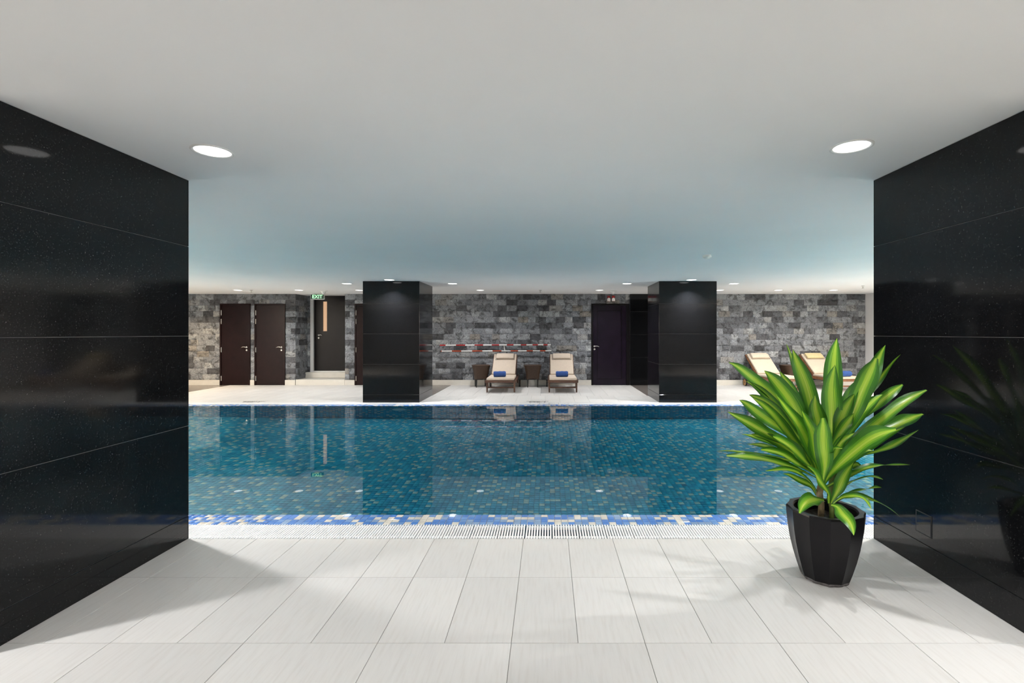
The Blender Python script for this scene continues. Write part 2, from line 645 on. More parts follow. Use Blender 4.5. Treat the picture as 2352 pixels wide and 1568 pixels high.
def mosaic(nu, nv, u, v, n, org, step, gap, thick, weights, seed):
    """a sheet of small square tiles as one mesh; returns verts, faces, material index"""
    rg = np.random.default_rng(seed)
    iu, iv = np.meshgrid(np.arange(nu), np.arange(nv), indexing='ij')
    iu, iv = iu.ravel(), iv.ravel()
    cnt = len(iu)
    u, v, n, org = map(np.array, (u, v, n, org))
    g = gap / 2
    jit = rg.normal(0, .0006, cnt)
    cs = []
    for du, dv, dn in ((g, g, 0), (step - g, g, 0), (step - g, step - g, 0), (g, step - g, 0)):
        cs.append(org + np.outer(iu * step + du, u) + np.outer(iv * step + dv, v) + np.outer(np.full(cnt, thick) + jit, n))
    for du, dv in ((g, g), (step - g, g), (step - g, step - g), (g, step - g)):
        cs.append(org + np.outer(iu * step + du, u) + np.outer(iv * step + dv, v))
    V = np.stack(cs, 1).reshape(-1, 3)
    q = np.array([[0, 1, 2, 3], [0, 4, 5, 1], [1, 5, 6, 2], [2, 6, 7, 3], [3, 7, 4, 0]])
    Fc = (np.arange(cnt) * 8)[:, None, None] + q[None]
    pale = len(weights) - 1                      # the pale tile is the last kind and seldom has a pale neighbour
    kind = rg.choice(pale, cnt, p=np.array(weights[:pale]) / sum(weights[:pale])).reshape(nu, nv)
    mask = rg.random((nu, nv)) < weights[-1] * 1.45
    for di, dj in ((1, 0), (0, 1)):
        nb_ = np.zeros_like(mask)
        nb_[di:, dj:] = mask[:nu - di, :nv - dj]
        mask &= ~(nb_ & (rg.random((nu, nv)) < .75))
    kind[mask] = pale
    mi = np.repeat(kind.ravel(), 5)
    return V, Fc.reshape(-1, 4), mi


def np_mesh(name, V, Fc, mi, mats):
    me = bpy.data.meshes.new(name)
    me.vertices.add(len(V))
    me.vertices.foreach_set('co', V.astype(np.float32).ravel())
    me.loops.add(len(Fc) * 4)
    me.loops.foreach_set('vertex_index', Fc.astype(np.int32).ravel())
    me.polygons.add(len(Fc))
    me.polygons.foreach_set('loop_start', (np.arange(len(Fc)) * 4).astype(np.int32))
    for m in mats:
        me.materials.append(MATS[m])
    me.polygons.foreach_set('material_index', mi.astype(np.int32))
    me.update(calc_edges=True)
    me.validate()
    return me


BM = ['basin_blue', 'basin_deep_blue', 'basin_teal', 'basin_cream']
WB = [.31, .28, .25, .165]
S = 0.05
SB = 0.0575
nx, ny, nz_ = int((PXR - PXL) / SB), int((P1 - P0) / SB), 22
sheets = [
    ('floor_mosaic', nx, ny, (1, 0, 0), (0, 1, 0), (0, 0, 1), (PXL, P0 + .01, -DEPTH - .002)),
    ('far_wall_mosaic', nx, nz_, (1, 0, 0), (0, 0, 1), (0, -1, 0), (PXL, P1 + .002, -DEPTH)),
    ('near_wall_mosaic', nx, nz_, (-1, 0, 0), (0, 0, 1), (0, 1, 0), (PXR, P0 - .002, -DEPTH)),
    ('end_wall_mosaic', ny, nz_, (0, -1, 0), (0, 0, 1), (-1, 0, 0), (PXR + .002, P1, -DEPTH)),
    ('end_wall_mosaic', ny, nz_, (0, 1, 0), (0, 0, 1), (1, 0, 0), (PXL - .002, P0, -DEPTH)),
]
RECEIVERS = [basin]
for i, (nm, a, b, u, v, n, org) in enumerate(sheets):
    V, Fc, mi = mosaic(a, b, u, v, n, org, SB, .0026, .002, WB, 11 + i)
    o = link(bpy.data.objects.new(nm, np_mesh(nm, V, Fc, mi, BM)), basin)
    props(o, kind='stuff')
    RECEIVERS.append(o)

# lips: single tiles on the near lip where it shows largest, sheets elsewhere
LM = ['mosaic_blue', 'mosaic_mid_blue', 'mosaic_grey_blue', 'mosaic_cream']
WL = [.34, .20, .20, .26]
lip_meshes = []
for m in LM:
    me = MB().box(.0020, S - .0020, .0020, S - .0020, -.0045, 0).mesh('mosaic_tile', m)
    bevel_mesh(me, .0007)
    lip_meshes.append(me)
LZ = -.0012
lx0 = -2.05
for j in range(4):
    for i in range(75):
        t = R.choices(range(4), WL)[0]
        o = inst('mosaic_tile', lip_meshes[t], basin, (lx0 + i * S, P0 - .198 + j * .0495, LZ - .001 * (j > 2)))
        pass
for a, b, sd in ((PXL - .4, lx0, 51), (lx0 + 75 * S, PXR + .4, 52)):
    n = int((b - a) / S)
    V, Fc, mi = mosaic(n, 4, (1, 0, 0), (0, .99, 0), (0, 0, 1), (b - n * S if a < 0 else a, P0 - .198, -.0065), S, .003, .005, WL, sd)
    props(link(bpy.data.objects.new('lip_mosaic', np_mesh('lip_mosaic', V, Fc, mi, LM)), basin), kind='stuff')
V, Fc, mi = mosaic(int((PXR - PXL) / S), 4, (1, 0, 0), (0, .92, 0), (0, 0, 1), (PXL, P1, -.0065), S, .003, .005, WL, 53)
props(link(bpy.data.objects.new('lip_mosaic', np_mesh('lip_mosaic', V, Fc, mi, LM)), basin), kind='stuff')
# round underwater lamp niche on the far pool wall
nb = MB().ring([(.0, .012), (.085, .012), (.10, .02), (.115, .02), (.13, .0)], 28)
nb.v = [(p[0], -p[2], p[1]) for p in nb.v]
niche = nb.build('underwater_lamp', 'plastic_white', basin, smooth=True, loc=(px(916, 951, 9.2).x * 1.03, P1 - .001, -.42))

water = MB().add([(PXL, P0 - .001, 0), (PXR, P0 - .001, 0), (PXR, P1 + .001, 0), (PXL, P1 + .001, 0)], [(0, 1, 2, 3)]).build('pool_water', 'water', smooth=True)
water.location.z = -.0045
props(water, label='still clear teal pool water reflecting the stone wall', cat='water', kind='stuff')
water.cycles.is_caustics_caster = True

# ------------------------------------------------------------------ overflow gutters with white grates
PW = .187                    # one grate panel
NS = 10
slat_len = .246
slat_me = MB().box(-.0055, .0055, 0, slat_len, -.020, 0).mesh('slat', 'grate_white')
bevel_mesh(slat_me, .0022)
bars = MB()
for yy in (.028, .205):
    bars.box(.004, PW - .004, yy, yy + .018, -.024, -.004)
bars_me = bars.mesh('grate_panel', 'grate_white')
full = MB()
for yy in (.028, .205):
    full.box(.004, PW - .004, yy, yy + .018, -.024, -.004)
for k in range(NS):
    xc = PW / NS * (k + .5)
    full.box(xc - .0055, xc + .0055, 0, slat_len, -.020, 0)
full_me = full.mesh('grate_panel', 'grate_white')
for idx, (ya, yb) in enumerate(((G0, G1), (G2, G3))):
    g = MB()
    g.box(PXL - .44, PXR + .44, ya - .003, yb + .003, -.15, -.10)
    if idx == 0:
        g.box(PXL - .44, PXR + .44, ya - .0035, ya - .001, -.10, -.004)
    gut = structure(g.build('trim_%d' % (idx + 1), 'gutter_dark'))
    n0 = int((PXL - .42) / PW)
    n1 = int((PXR + .42) / PW)
    for k in range(n0, n1):
        x = k * PW + .03
        near = idx == 0 and x + PW > -2.46 and x < 2.24
        p = inst('grate_panel', bars_me if near else full_me, gut, (x, ya + .0035, R.uniform(-.0015, .0005)), rot=(0, 0, R.uniform(-.006, .006) if near else 0))
        if near:
            for s in range(NS):
                inst('slat', slat_me, p, (PW / NS * (s + .5), 0, 0))

# ------------------------------------------------------------------ granite columns
SLAB_Z = [0.0, .155, .762, 1.368, 1.972, H]


def granite_column(x0, x1, y0, y1, label):
    o = MB().box(x0 + .0072, x1 - .0072, y0 + .0072, y1 - .0072, 0, H).build('column', 'joint_grey')
    props(o, label=label, cat='column')
    T = .007
    for a, b in zip(SLAB_Z[:-1], SLAB_Z[1:]):
        g = .0013
        za, zb = a + (g if a else 0), b - g
        for q in ((x0, x1, y0, y0 + T), (x0, x1, y1 - T, y1), (x0, x0 + T, y0 + T + .0008, y1 - T - .0008), (x1 - T, x1, y0 + T + .0008, y1 - T - .0008)):
            MB().box(*q, za, zb).build('granite_slab', 'black_granite', o, bevel=.0016)
    return o


col_nl = granite_column(-3.58, -2.427, 2.13, G0, 'large black granite column at the left edge of the picture')
col_nr = granite_column(2.203, 3.35, 2.13, G0, 'large black granite column beside the potted plant')
granite_column(-3.69, -2.562, G3, 11.05, 'black granite column across the pool beside the dark exit doors')
granite_column(2.222, 3.372, G3, 11.05, 'black granite column across the pool next to the panelled purple-black door')
# small square access cover low on the near right column
MB().box(2.1995, 2.2025, 2.856, 2.967, .215, .33).build('access_cover', 'black_granite', col_nr, bevel=.0008)
fr = MB()
for q in ((2.850, 2.8555, .209, .336), (2.9675, 2.973, .209, .336)):
    fr.box(2.2005, 2.2028, q[0], q[1], q[2], q[3])
fr.box(2.2005, 2.2028, 2.8555, 2.9675, .209, .2145)
fr.box(2.2005, 2.2028, 2.8555, 2.9675, .3305, .336)
fr.build('cover_frame', 'gutter_dark', col_nr)

# ------------------------------------------------------------------ split-face stone walls
LENS = [.16, .22, .27, .32]
CH = (H - .14) / 15.0


def stone_mesh(Ln, seed):
    """split-face block: flat chiselled margin, broken bulging middle made of a few tilted facets"""
    rg = random.Random(seed)
    nu, nv = max(5, int(Ln / .036)), 5
    hgt = CH
    vs_, fs = [], []
    cuts = [(rg.uniform(0, Ln), rg.uniform(0, hgt), rg.uniform(-.30, .30), rg.uniform(-.35, .35), rg.uniform(.030, .058)) for _ in range(5)]
    flat = rg.random() < .25
    for j in range(nv + 1):
        for i in range(nu + 1):
            a, b = i / nu, j / nv
            x = .002 + a * (Ln - .004)
            z = .002 + b * (hgt - .004)
            edge = min(i, nu - i, j, nv - j)
            if edge == 0:
                d = .010 + rg.uniform(-.002, .004)
            else:
                d = min(c[4] + c[2] * (x - c[0]) + c[3] * (z - c[1]) for c in cuts)
                d = max(.008, min(.060, d)) + rg.uniform(-.003, .003)
                if edge == 1:
                    d = .012 + (d - .012) * rg.uniform(.45, .95)
                if flat:
                    d = .020 + (d - .020) * .35
                x += rg.uniform(-.007, .007)
                z += rg.uniform(-.006, .006)
            vs_.append((x, -d, z))
    w = nu + 1
    for j in range(nv):
        for i in range(nu):
            q = (j * w + i, j * w + i + 1, (j + 1) * w + i + 1, (j + 1) * w + i)
            if rg.random() < .5:
                fs += [(q[0], q[1], q[2]), (q[0], q[2], q[3])]
            else:
                fs += [(q[0], q[1], q[3]), (q[1], q[2], q[3])]
    b0 = len(vs_)
    loop = [i for i in range(w)] + [j * w + nu for j in range(1, nv + 1)] + [nv * w + i for i in range(nu - 1, -1, -1)] + [j * w for j in range(nv - 1, 0, -1)]
    for k in loop:
        vs_.append((vs_[k][0], .012, vs_[k][2]))
    n = len(loop)
    for k in range(n):
        k2 = (k + 1) % n
        fs.append((loop[k2], loop[k], b0 + k, b0 + k2))
    return MB().add(vs_, fs).mesh('stone_block', 'split_stone')


STONES = {ln: [stone_mesh(ln, 100 + int(ln * 1000) + s) for s in range(9)] for ln in LENS}


def lay_stones(parent, frame, s0, s1, openings=(), zmin=.14, zmax=H, phase=0.0):
    """frame(s) -> (location of the wall line at distance s, rotation about z)"""
    for c in range(15):
        za, zb = .14 + c * CH, .14 + (c + 1) * CH
        if zb > zmax + .01 or zb <= zmin + .02:
            continue
        za = max(za, zmin)
        spans = [(s0, s1, za)]
        for o0, o1, oz in openings:
            nxt = []
            for a, b, z in spans:
                if oz <= za + .02 or o1 <= a or o0 >= b:
                    nxt.append((a, b, z))
                    continue
                if a < o0:
                    nxt.append((a, o0, z))
                if oz < zb - .03:
                    nxt.append((max(a, o0), min(b, o1), oz))
                if o1 < b:
                    nxt.append((o1, b, z))
            spans = nxt
        for a, b, z in spans:
            s = a
            first = True
            while s < b - .004:
                want = R.choice([.2, .24, .27, .27, .27, .27, .30, .32, .35, .53 if R.random() < .3 else .27])
                if first:
                    want = R.uniform(.10, .28)
                    first = False
                if b - s - want < .09:
                    want = b - s
                    if want > .42:
                        want = want / 2
                ln = min(LENS, key=lambda q: abs(q - want))
                loc, rz = frame(s)
                hz = (zb - z) / CH
                inst('stone_block', R.choice(STONES[ln]), parent, (loc[0], loc[1], z), (want / ln, R.uniform(.7, 1.0), hz), (0, 0, rz))
                s += want


def front(y):
    return lambda s: ((s, y), 0.0)


DH = 2.16
D1, D2, D3, D4 = (-8.704, -7.895), (-7.785, -6.97), (-5.125, -4.315), (1.156, 2.172)
YS = YB + .02                # mortar plane


def backing(name, x0, x1, openings=()):
    m = MB()
    x = x0
    for a, b in openings:
        m.box(x, a, YS, YS + .25, 0, H)
        m.box(a, b, YS, YS + .25, DH, H)
        x = b
    m.box(x, x1, YS, YS + .25, 0, H)
    return structure(m.build(name, 'mortar'))


wl = backing('wall_back_left', XL, -6.70, (D1, D2))
lay_stones(wl, front(YS), XL, -6.70, [(*D1, DH), (*D2, DH)])
wp = MB().box(-5.386, D3[0], YS, YS + .85, 0, H).box(D3[0], D3[1], YS, YS + .25, DH, H).build('wall_back_pier', 'mortar')
structure(wp)
lay_stones(wp, front(YS), -5.386, D3[1], [(*D3, DH)])
wc = backing('wall_back_center', D3[1], 2.185, (D4,))
lay_stones(wc, front(YS), D3[1], D4[0])
lay_stones(wc, front(YS), D4[0], 2.185, zmin=DH)
wr = backing('wall_back_right', 3.34, XR)
lay_stones(wr, front(YS), 3.34, XR)
# recess of the exit door
YA = 13.84
wa = MB().box(-6.72, -6.52, YS + .25, YA + .25, 0, H).box(-6.72, -6.60, YA + .02, YA + .25, 0, H).build('wall_recess', 'mortar')
structure(wa)
lay_stones(wa, lambda s: ((-6.705, YB + .02 + s), math.pi / 2), 0, YA - YB, zmin=.14)
wa.data.transform(Matrix.Translation((0, 0, 0)))
# mortar body sits behind the recess stones
for v in wa.data.vertices:
    if v.co.x > -6.6:
        v.co.x = -6.705
lay_stones(wa, front(YA + .01), -6.70, -6.597, zmin=.30)
structure(MB().box(-6.72, -5.3, YA + .05, YA + .25, DH + .27, H).build('wall_recess_head', 'mortar'))

# black granite pier beside the panelled door
pier = MB().box(2.195, 3.33, YB + .005, YB + .25, 0, H).build('wall_pier', 'grout')
structure(pier)
for a, b in zip([0, .13, .735, 1.342, 1.952], [.13, .735, 1.342, 1.952, H]):
    MB().box(2.188, 3.34, YB - .018, YB + .004, a + .002, b - .002).build('granite_slab', 'black_granite', pier, bevel=.0016)

# skirting tiles
bb = structure(MB().box(XL, -8.72, YB + .012, YS, 0, .138).box(-6.955, -6.71, YB + .012, YS, 0, .138).build('baseboard_back', 'grout'))
for a, b in ((XL, D1[0]), (D1[1], D2[0]), (D2[1], -6.70), (-5.386, D3[0]), (D3[1], D4[0]), (3.345, XR)):
    n = max(1, round((b - a) / .6))
    w = (b - a) / n
    me = MB().box(.001, w - .001, 0, .026, .001, .138).mesh('skirting_tile', 'skirting')
    for i in range(n):
        inst('skirting_tile', me, bb, (a + i * w, YB - .014, 0))
br = structure(MB().box(XR - .004, XR, G3, YB, 0, .1).build('baseboard_right', 'grout'))
me = MB().box(-.014, 0, .001, .599, .001, .12).mesh('skirting_tile', 'skirting')
for i in range(5):
    inst('skirting_tile', me, br, (XR - .003, 10.1 + i * .6, 0))

# steps up to the exit door
st = MB().box(-6.69, -5.39, YB - .01, YA + .2, 0, .150).build('door_step', 'skirting', bevel=.006)
structure(st)
st2 = MB().box(-6.69, -5.39, 13.72, YA + .2, .151, .300).build('door_step', 'skirting', bevel=.006)
structure(st2)

# ------------------------------------------------------------------ doors


def handle(parent, x, z, y, flip=1, label=None):
    """lever on a round rose, keyhole rose below; the lever points to +x when flip is 1"""
    m = MB().ring([(0, .012), (.020, .012), (.026, .006), (.026, 0)], 20)
    m.v = [(p[0], -p[2], p[1]) for p in m.v]
    m.tube([(0, -.01, 0), (0, -.05, 0)], .009, 8)
    m.tube([(-.008 * flip, -.05, 0), (.03 * flip, -.052, .010), (.08 * flip, -.05, .008), (.125 * flip, -.046, -.012)], [.010, .010, .009, .007], 8)
    h = m.build('handle', 'steel', parent, smooth=True, loc=(x, y, z))
    k = MB().ring([(.006, .011), (.020, .012), (.026, .006), (.026, 0)], 20)
    k.v = [(p[0], -p[2], p[1]) for p in k.v]
    k.build('keyhole_rose', 'steel', parent, smooth=True, loc=(x, y, z - .078))
    return h


def flush_door(n, x0, x1, label):
    m = MB()
    t = .038
    y0 = YB - .012
    m.box(x0, x0 + t, y0, YB + .2, 0, DH).box(x1 - t, x1, y0, YB + .2, 0, DH).box(x0 + t, x1 - t, y0, YB + .2, DH - t, DH)
    d = structure(m.build('door_%d' % n, 'door_wood', bevel=.003))
    props(d, label=label)
    leaf = MB().box(x0 + t + .004, x1 - t - .003, YB + .004, YB + .048, .006, DH - t - .004).build('door_leaf', 'door_wood', d, bevel=.002)
    for z in (1.92, 1.69, .94, .18):
        MB().tube([(x0 + t + .003, YB - .006, z - .065), (x0 + t + .003, YB - .006, z + .065)], .010, 8).build('hinge', 'steel', d)
    handle(leaf, x1 - t - .062, 1.005, YB + .004, -1)
    return d


flush_door(1, *D1, 'plain dark brown door nearest the warm-lit stone')
flush_door(2, *D2, 'plain dark brown door next to the exit recess')
flush_door(3, *D3, 'dark brown door half hidden behind the far column')

# panelled door
x0, x1 = D4
m = MB().box(x0, x0 + .045, YB - .012, YB + .2, 0, DH).box(x1 - .085, x1, YB - .012, YB + .2, 0, DH).box(x0 + .045, x1 - .085, YB - .012, YB + .2, DH - .045, DH)
d4 = structure(m.build('door_4', 'door_black', bevel=.003))
a0, a1 = x0 + .049, x1 - .089
pa0, pa1, pz0, pz1 = 1.312, 1.972, .155, 1.985
lf = MB()
lf.box(a0, pa0, YB, YB + .045, .008, DH - .049).box(pa1, a1, YB, YB + .045, .008, DH - .049)
lf.box(pa0, pa1, YB, YB + .045, .008, pz0).box(pa0, pa1, YB, YB + .045, pz1, DH - .049)
leaf = lf.build('door_leaf', 'door_purple', d4, bevel=.002)
MB().box(pa0 - .002, pa1 + .002, YB + .016, YB + .04, pz0 - .002, pz1 + .002).build('door_panel', 'door_purple', leaf)
mo = MB()
for q in ((pa0, pa0 + .014, pz0, pz1), (pa1 - .014, pa1, pz0, pz1), (pa0 + .014, pa1 - .014, pz0, pz0 + .014), (pa0 + .014, pa1 - .014, pz1 - .014, pz1)):
    mo.box(q[0], q[1], YB + .006, YB + .02, q[2], q[3])
mo.build('panel_moulding', 'door_black', leaf, bevel=.003)
handle(leaf, a0 + .035, 1.03, YB, 1)

# exit door at the back of the recess: white frame, black leaf with a lit strip window
ex0, ex1, ez = -6.597, -5.40, .30
m = MB().box(ex0, ex0 + .085, YA - .03, YA + .2, ez, H - .002).box(ex0 + .085, ex1, YA - .03, YA + .2, ez, ez + .03)
m.box(ex1 - .05, ex1, YA - .03, YA + .2, ez + .03, H - .002)
d5 = structure(m.build('door_5', 'frame_white'))
lx0, lx1 = ex0 + .09, ex1 - .055
gx0, gx1 = px(741.9, 0, YA + .02).x, px(751.0, 0, YA + .02).x
gz1, gz0 = px(0, 692.3, YA + .02).z, px(0, 760.2, YA + .02).z
lf = MB()
yq0, yq1 = YA + .02, YA + .065
lf.box(lx0, gx0, yq0, yq1, ez + .036, H - .03).box(gx1, lx1, yq0, yq1, ez + .036, H - .03)
lf.box(gx0, gx1, yq0, yq1, ez + .036, gz0).box(gx0, gx1, yq0, yq1, gz1, H - .03)
leaf = lf.build('door_leaf', 'door_black', d5)
MB().box(gx0, gx1, yq0 + .02, yq0 + .028, gz0, gz1).build('window_pane', 'lit_room', leaf)
MB().box(lx0 - .004, lx1 + .004, YA - .005, YA + .2, H - .03, H - .002).build('frame_head', 'door_black', d5)
handle(leaf, px(731.8, 0, yq0).x, px(0, 769.5, yq0).z, yq0, 1)


# ------------------------------------------------------------------ text
def text_obj(name, body, size, mat, parent, loc, rot, extrude=0.0, width=None, offset=0.0):
    cu = bpy.data.curves.new(name, 'FONT')
    cu.body = body
    cu.size = size
    cu.align_x = 'CENTER'
    cu.align_y = 'CENTER'
    cu.extrude = extrude
    cu.offset = offset
    tmp = bpy.data.objects.new(name, cu)
    COL.objects.link(tmp)
    dg = bpy.context.evaluated_depsgraph_get()
    me = bpy.data.meshes.new_from_object(tmp.evaluated_get(dg))
    bpy.data.objects.remove(tmp)
    me.materials.clear()
    me.materials.append(MATS[mat])
    if width:
        xs = [v.co.x for v in me.vertices]
        k = width / (max(xs) - min(xs))
        cxm = (max(xs) + min(xs)) / 2
        for v in me.vertices:
            v.co.x = (v.co.x - cxm) * k
    o = link(bpy.data.objects.new(name, me), parent)
    o.location = loc
    o.rotation_euler = rot
    return o


ey = 13.12
e0, e1 = px(713.8, 687.6, ey), px(744.2, 676.2, ey)
sign = empty('exit_sign', ((e0.x + e1.x) / 2, ey, e0.z), label='green illuminated EXIT sign hanging over the black recessed door', cat='sign')
hw, hh = (e1.x - e0.x) / 2, e1.z - e0.z
MB().box(-hw, hw, 0, .03, .012, hh).build('sign_box', 'sign_green', sign, bevel=.002)
MB().box(-hw, hw + .006, -.004, .034, 0, .0115).box(hw + .0005, hw + .006, -.004, .034, .0115, hh).build('sign_rail', 'plastic_white', sign)
text_obj('sign_lettering', 'EXIT', .125, 'sign_letters', sign, (0, -.0015, hh / 2 + .006), (math.pi / 2, 0, 0), .001, hw * 1.5, .0012)
for q in (-.1, .1):
    MB().tube([(q, .015, hh), (q, .015, H - e0.z)], .004, 6).build('hanger', 'plastic_white', sign)

for cx_, lab in ((-.21, 'black 1.2M NO DIVING lettering on the far deck in front of the loungers'), (-5.95, 'black 1.2M NO DIVING lettering on the far deck in front of the brown doors')):
    mk = empty('depth_marking', (cx_, 9.93, 0), label=lab, cat='floor marking')
    text_obj('depth_number', '1.2M', .115, 'paint_black', mk, (0, .055, .0012), (0, 0, math.pi), 0, .33, .004)
    text_obj('warning_line', 'NO DIVING', .085, 'paint_black', mk, (0, .155, .0012), (0, 0, math.pi), 0, .44, .002)


# ------------------------------------------------------------------ loungers
def rounded_box_mesh(name, x0, x1, y0, y1, z0, z1, mat, b, seg=3, puff=0.0):
    nxx, nyy = 8, 8
    m = MB()
    m.box(x0, x1, y0, y1, z0, z1)
    me = m.mesh(name, mat)
    bm = bmesh.new()
    bm.from_mesh(me)
    bmesh.ops.bevel(bm, geom=list(bm.edges), offset=b, segments=seg, profile=0.5, affect='EDGES')
    if puff:
        bmesh.ops.subdivide_edges(bm, edges=list(bm.edges), cuts=2, use_grid_fill=True)
        cx_, cy_ = (x0 + x1) / 2, (y0 + y1) / 2
        zm = (z0 + z1) / 2
        for v in bm.verts:
            a = 1 - ((v.co.x - cx_) / (x1 - x0) * 2) ** 2
            c = 1 - ((v.co.y - cy_) / (y1 - y0) * 2) ** 2
            if v.co.z > zm:
                v.co.z += puff * max(0, a) ** .6 * max(0, c) ** .6
    bm.to_mesh(me)
    bm.free()
    me.polygons.foreach_set('use_smooth', [True] * len(me.polygons))
    return me


def make_lounger(loc, rz, label, wood, cush, pillow):
    """foot end towards -y; the origin is on the floor between the front legs"""
    t = empty('sun_lounger', loc, rz, label=label, cat='sun lounger', group='wooden sun loungers on the far deck')
    W = .335
    for s in (-1, 1):
        MB().box(s * W - .016, s * W + .016, -.13, 1.50, .235, .295).build('side_rail', wood, t, bevel=.004)
        # turned out front leg
        MB().add([(s * .318 - .02, -.02, .236), (s * .318 + .02, -.02, .236), (s * .318 + .02, .03, .236), (s * .318 - .02, .03, .236),
                  (s * .318 - .017, -.025, 0), (s * .318 + .017, -.025, 0), (s * .318 + .017, .015, 0), (s * .318 - .017, .015, 0)],
                 [(0, 1, 2, 3), (7, 6, 5, 4), (0, 4, 5, 1), (1, 5, 6, 2), (2, 6, 7, 3), (3, 7, 4, 0)]).build('leg', wood, t, bevel=.003)
        MB().box(s * .318 - .018, s * .318 + .018, 1.20, 1.245, .10, .236).build('leg', wood, t, bevel=.003)
        wb = MB().ring([(.0, -.016), (.055, -.016), (.078, -.016), (.090, -.012), (.090, .012), (.078, .016), (.055, .016), (.0, .016)], 24)
        wb.v = [(p[2], p[0], p[1]) for p in wb.v]
        wh = wb.build('wheel', 'wheel_wood', t, loc=(s * .375, 1.222, .092))
        smooth_by_angle(wh.data)
        tb = MB().ring([(.082, -.017), (.094, -.017), (.094, .017), (.082, .017), (.082, -.017)], 24)
        tb.v = [(p[2], p[0], p[1]) for p in tb.v]
        tb.build('tyre', 'rubber', wh)
        MB().tube([(-.02, 0, 0), (.02, 0, 0)], .014, 10).build('hub', 'rubber', wh)
    MB().box(-.319, .319, -.13, -.09, .238, .292).build('foot_rail', wood, t, bevel=.004)
    MB().box(-.300, .300, -.012, .014, .098, .130).build('stretcher', wood, t, bevel=.003)
    MB().box(-.319, .319, 1.46, 1.50, .238, .292).build('head_rail', wood, t, bevel=.004)
    MB().tube([(-.36, 1.222, .092), (.36, 1.222, .092)], .010, 8).build('axle', 'steel', t)
    sl = MB().box(-.318, .318, 0, .06, -.008, .008).mesh('slat', wood)
    for i in range(9):
        inst('slat', sl, t, (0, -.07 + i * .092, .284))
    # backrest
    hy, hz = .74, .30
    ang = math.atan2(.80 - hz, 1.37 - hy)
    bl = math.hypot(.80 - hz, 1.37 - hy)
    br_ = MB()
    for s in (-1, 1):
        br_.box(s * .292 - .016, s * .292 + .016, 0, bl, -.022, .022)
    br_.box(-.276, .276, bl - .045, bl, -.020, .022).box(-.276, .276, 0, .04, -.020, .018)
    back = br_.build('backrest', wood, t, bevel=.004, loc=(0, hy, hz))
    back.rotation_euler = (ang, 0, 0)
    bs_ = MB().box(-.275, .275, 0, .06, -.008, .008).mesh('slat', wood)
    for i in range(7):
        inst('slat', bs_, back, (0, .07 + i * .095, .006))
    for s in (-1, 1):
        MB().tube([(s * .25, .98, .49), (s * .27, 1.25, .27)], .012, 6).build('prop', wood, t)
    # cushions
    seat = inst('seat_cushion', rounded_box_mesh('seat_cushion', -.318, .318, -.135, .755, .2955, .350, cush, .018, 3, .010), t)
    bc = inst('back_cushion', rounded_box_mesh('back_cushion', -.290, .290, .025, bl - .028, .024, .078, cush, .018, 3, .008), t, (0, hy, hz), rot=(ang, 0, 0))
    pm = rounded_box_mesh('pillow', -.225, .225, bl - .245, bl - .055, .080, .125, pillow, .018, 3, .022)
    pl = inst('pillow', pm, t, (0, hy, hz), rot=(ang, 0, 0))
    pp = MB()
    ya, yb = bl - .262, bl - .045
    pp.tube([(-.245, yb, .089), (-.245, ya, .089), (.245, ya, .089), (.245, yb, .089)], .0065, 6)
    pp.build('piping', 'piping', pl)
    return t


def make_towel(loc, rz, label):
    t = empty('rolled_towel', loc, rz, label=label, cat='towel', group='rolled blue towels')
    r0, Ln = .066, .275
    m = MB()
    nn, na = 12, 26
    vs_, fs = [], []
    rg = random.Random(hash(label) % 999)
    for i in range(nn + 1):
        x = -Ln / 2 + Ln * i / nn
        e = min(i, nn - i)
        rr = r0 * (1 - .10 * (e == 0) + .03 * math.sin(i * 1.3))
        for k in range(na):
            a = 2 * math.pi * k / na
            q = rr * (1 + .02 * math.sin(3 * a + i * .4) + rg.uniform(-.006, .006))
            zz = max(-r0 * .96, q * math.sin(a))
            vs_.append((x, q * math.cos(a) * 1.04, zz + r0 * .96))
    for i in range(nn):
        for k in range(na):
            k2 = (k + 1) % na
            fs.append((i * na + k, (i + 1) * na + k, (i + 1) * na + k2, i * na + k2))
    m.add(vs_, fs)
    m.add([vs_[k] for k in range(na)], [tuple(range(na))])
    m.add([vs_[nn * na + k] for k in range(na)], [tuple(reversed(range(na)))])
    o = m.build('towel_roll', 'towel_blue', t)
    smooth_by_angle(o.data, 50)
    for s in (-1, 1):
        sp = []
        for k in range(40):
            a = k * .42
            rr = .008 + .0030 * a
            sp.append((s * (Ln / 2 + .001), rr * math.cos(a), r0 * .96 + rr * math.sin(a)))
        MB().tube(sp, .0055, 6).build('rolled_edge', 'towel_blue', t, smooth=True)
    fl = MB().add([(-Ln / 2 + .004, -.064 + .01, .10), (Ln / 2 - .004, -.064 + .01, .10), (Ln / 2 - .004, -.072, .055), (-Ln / 2 + .004, -.072, .055),
                   (Ln / 2 - .004, -.066, .052), (-Ln / 2 + .004, -.066, .052), (Ln / 2 - .004, -.048, .098), (-Ln / 2 + .004, -.048, .098)],
                  [(0, 3, 2, 1), (3, 5, 4, 2), (5, 7, 6, 4), (7, 0, 1, 6), (1, 2, 4, 6), (0, 7, 5, 3)])
    fl.build('loose_flap', 'towel_blue', t)
    return t


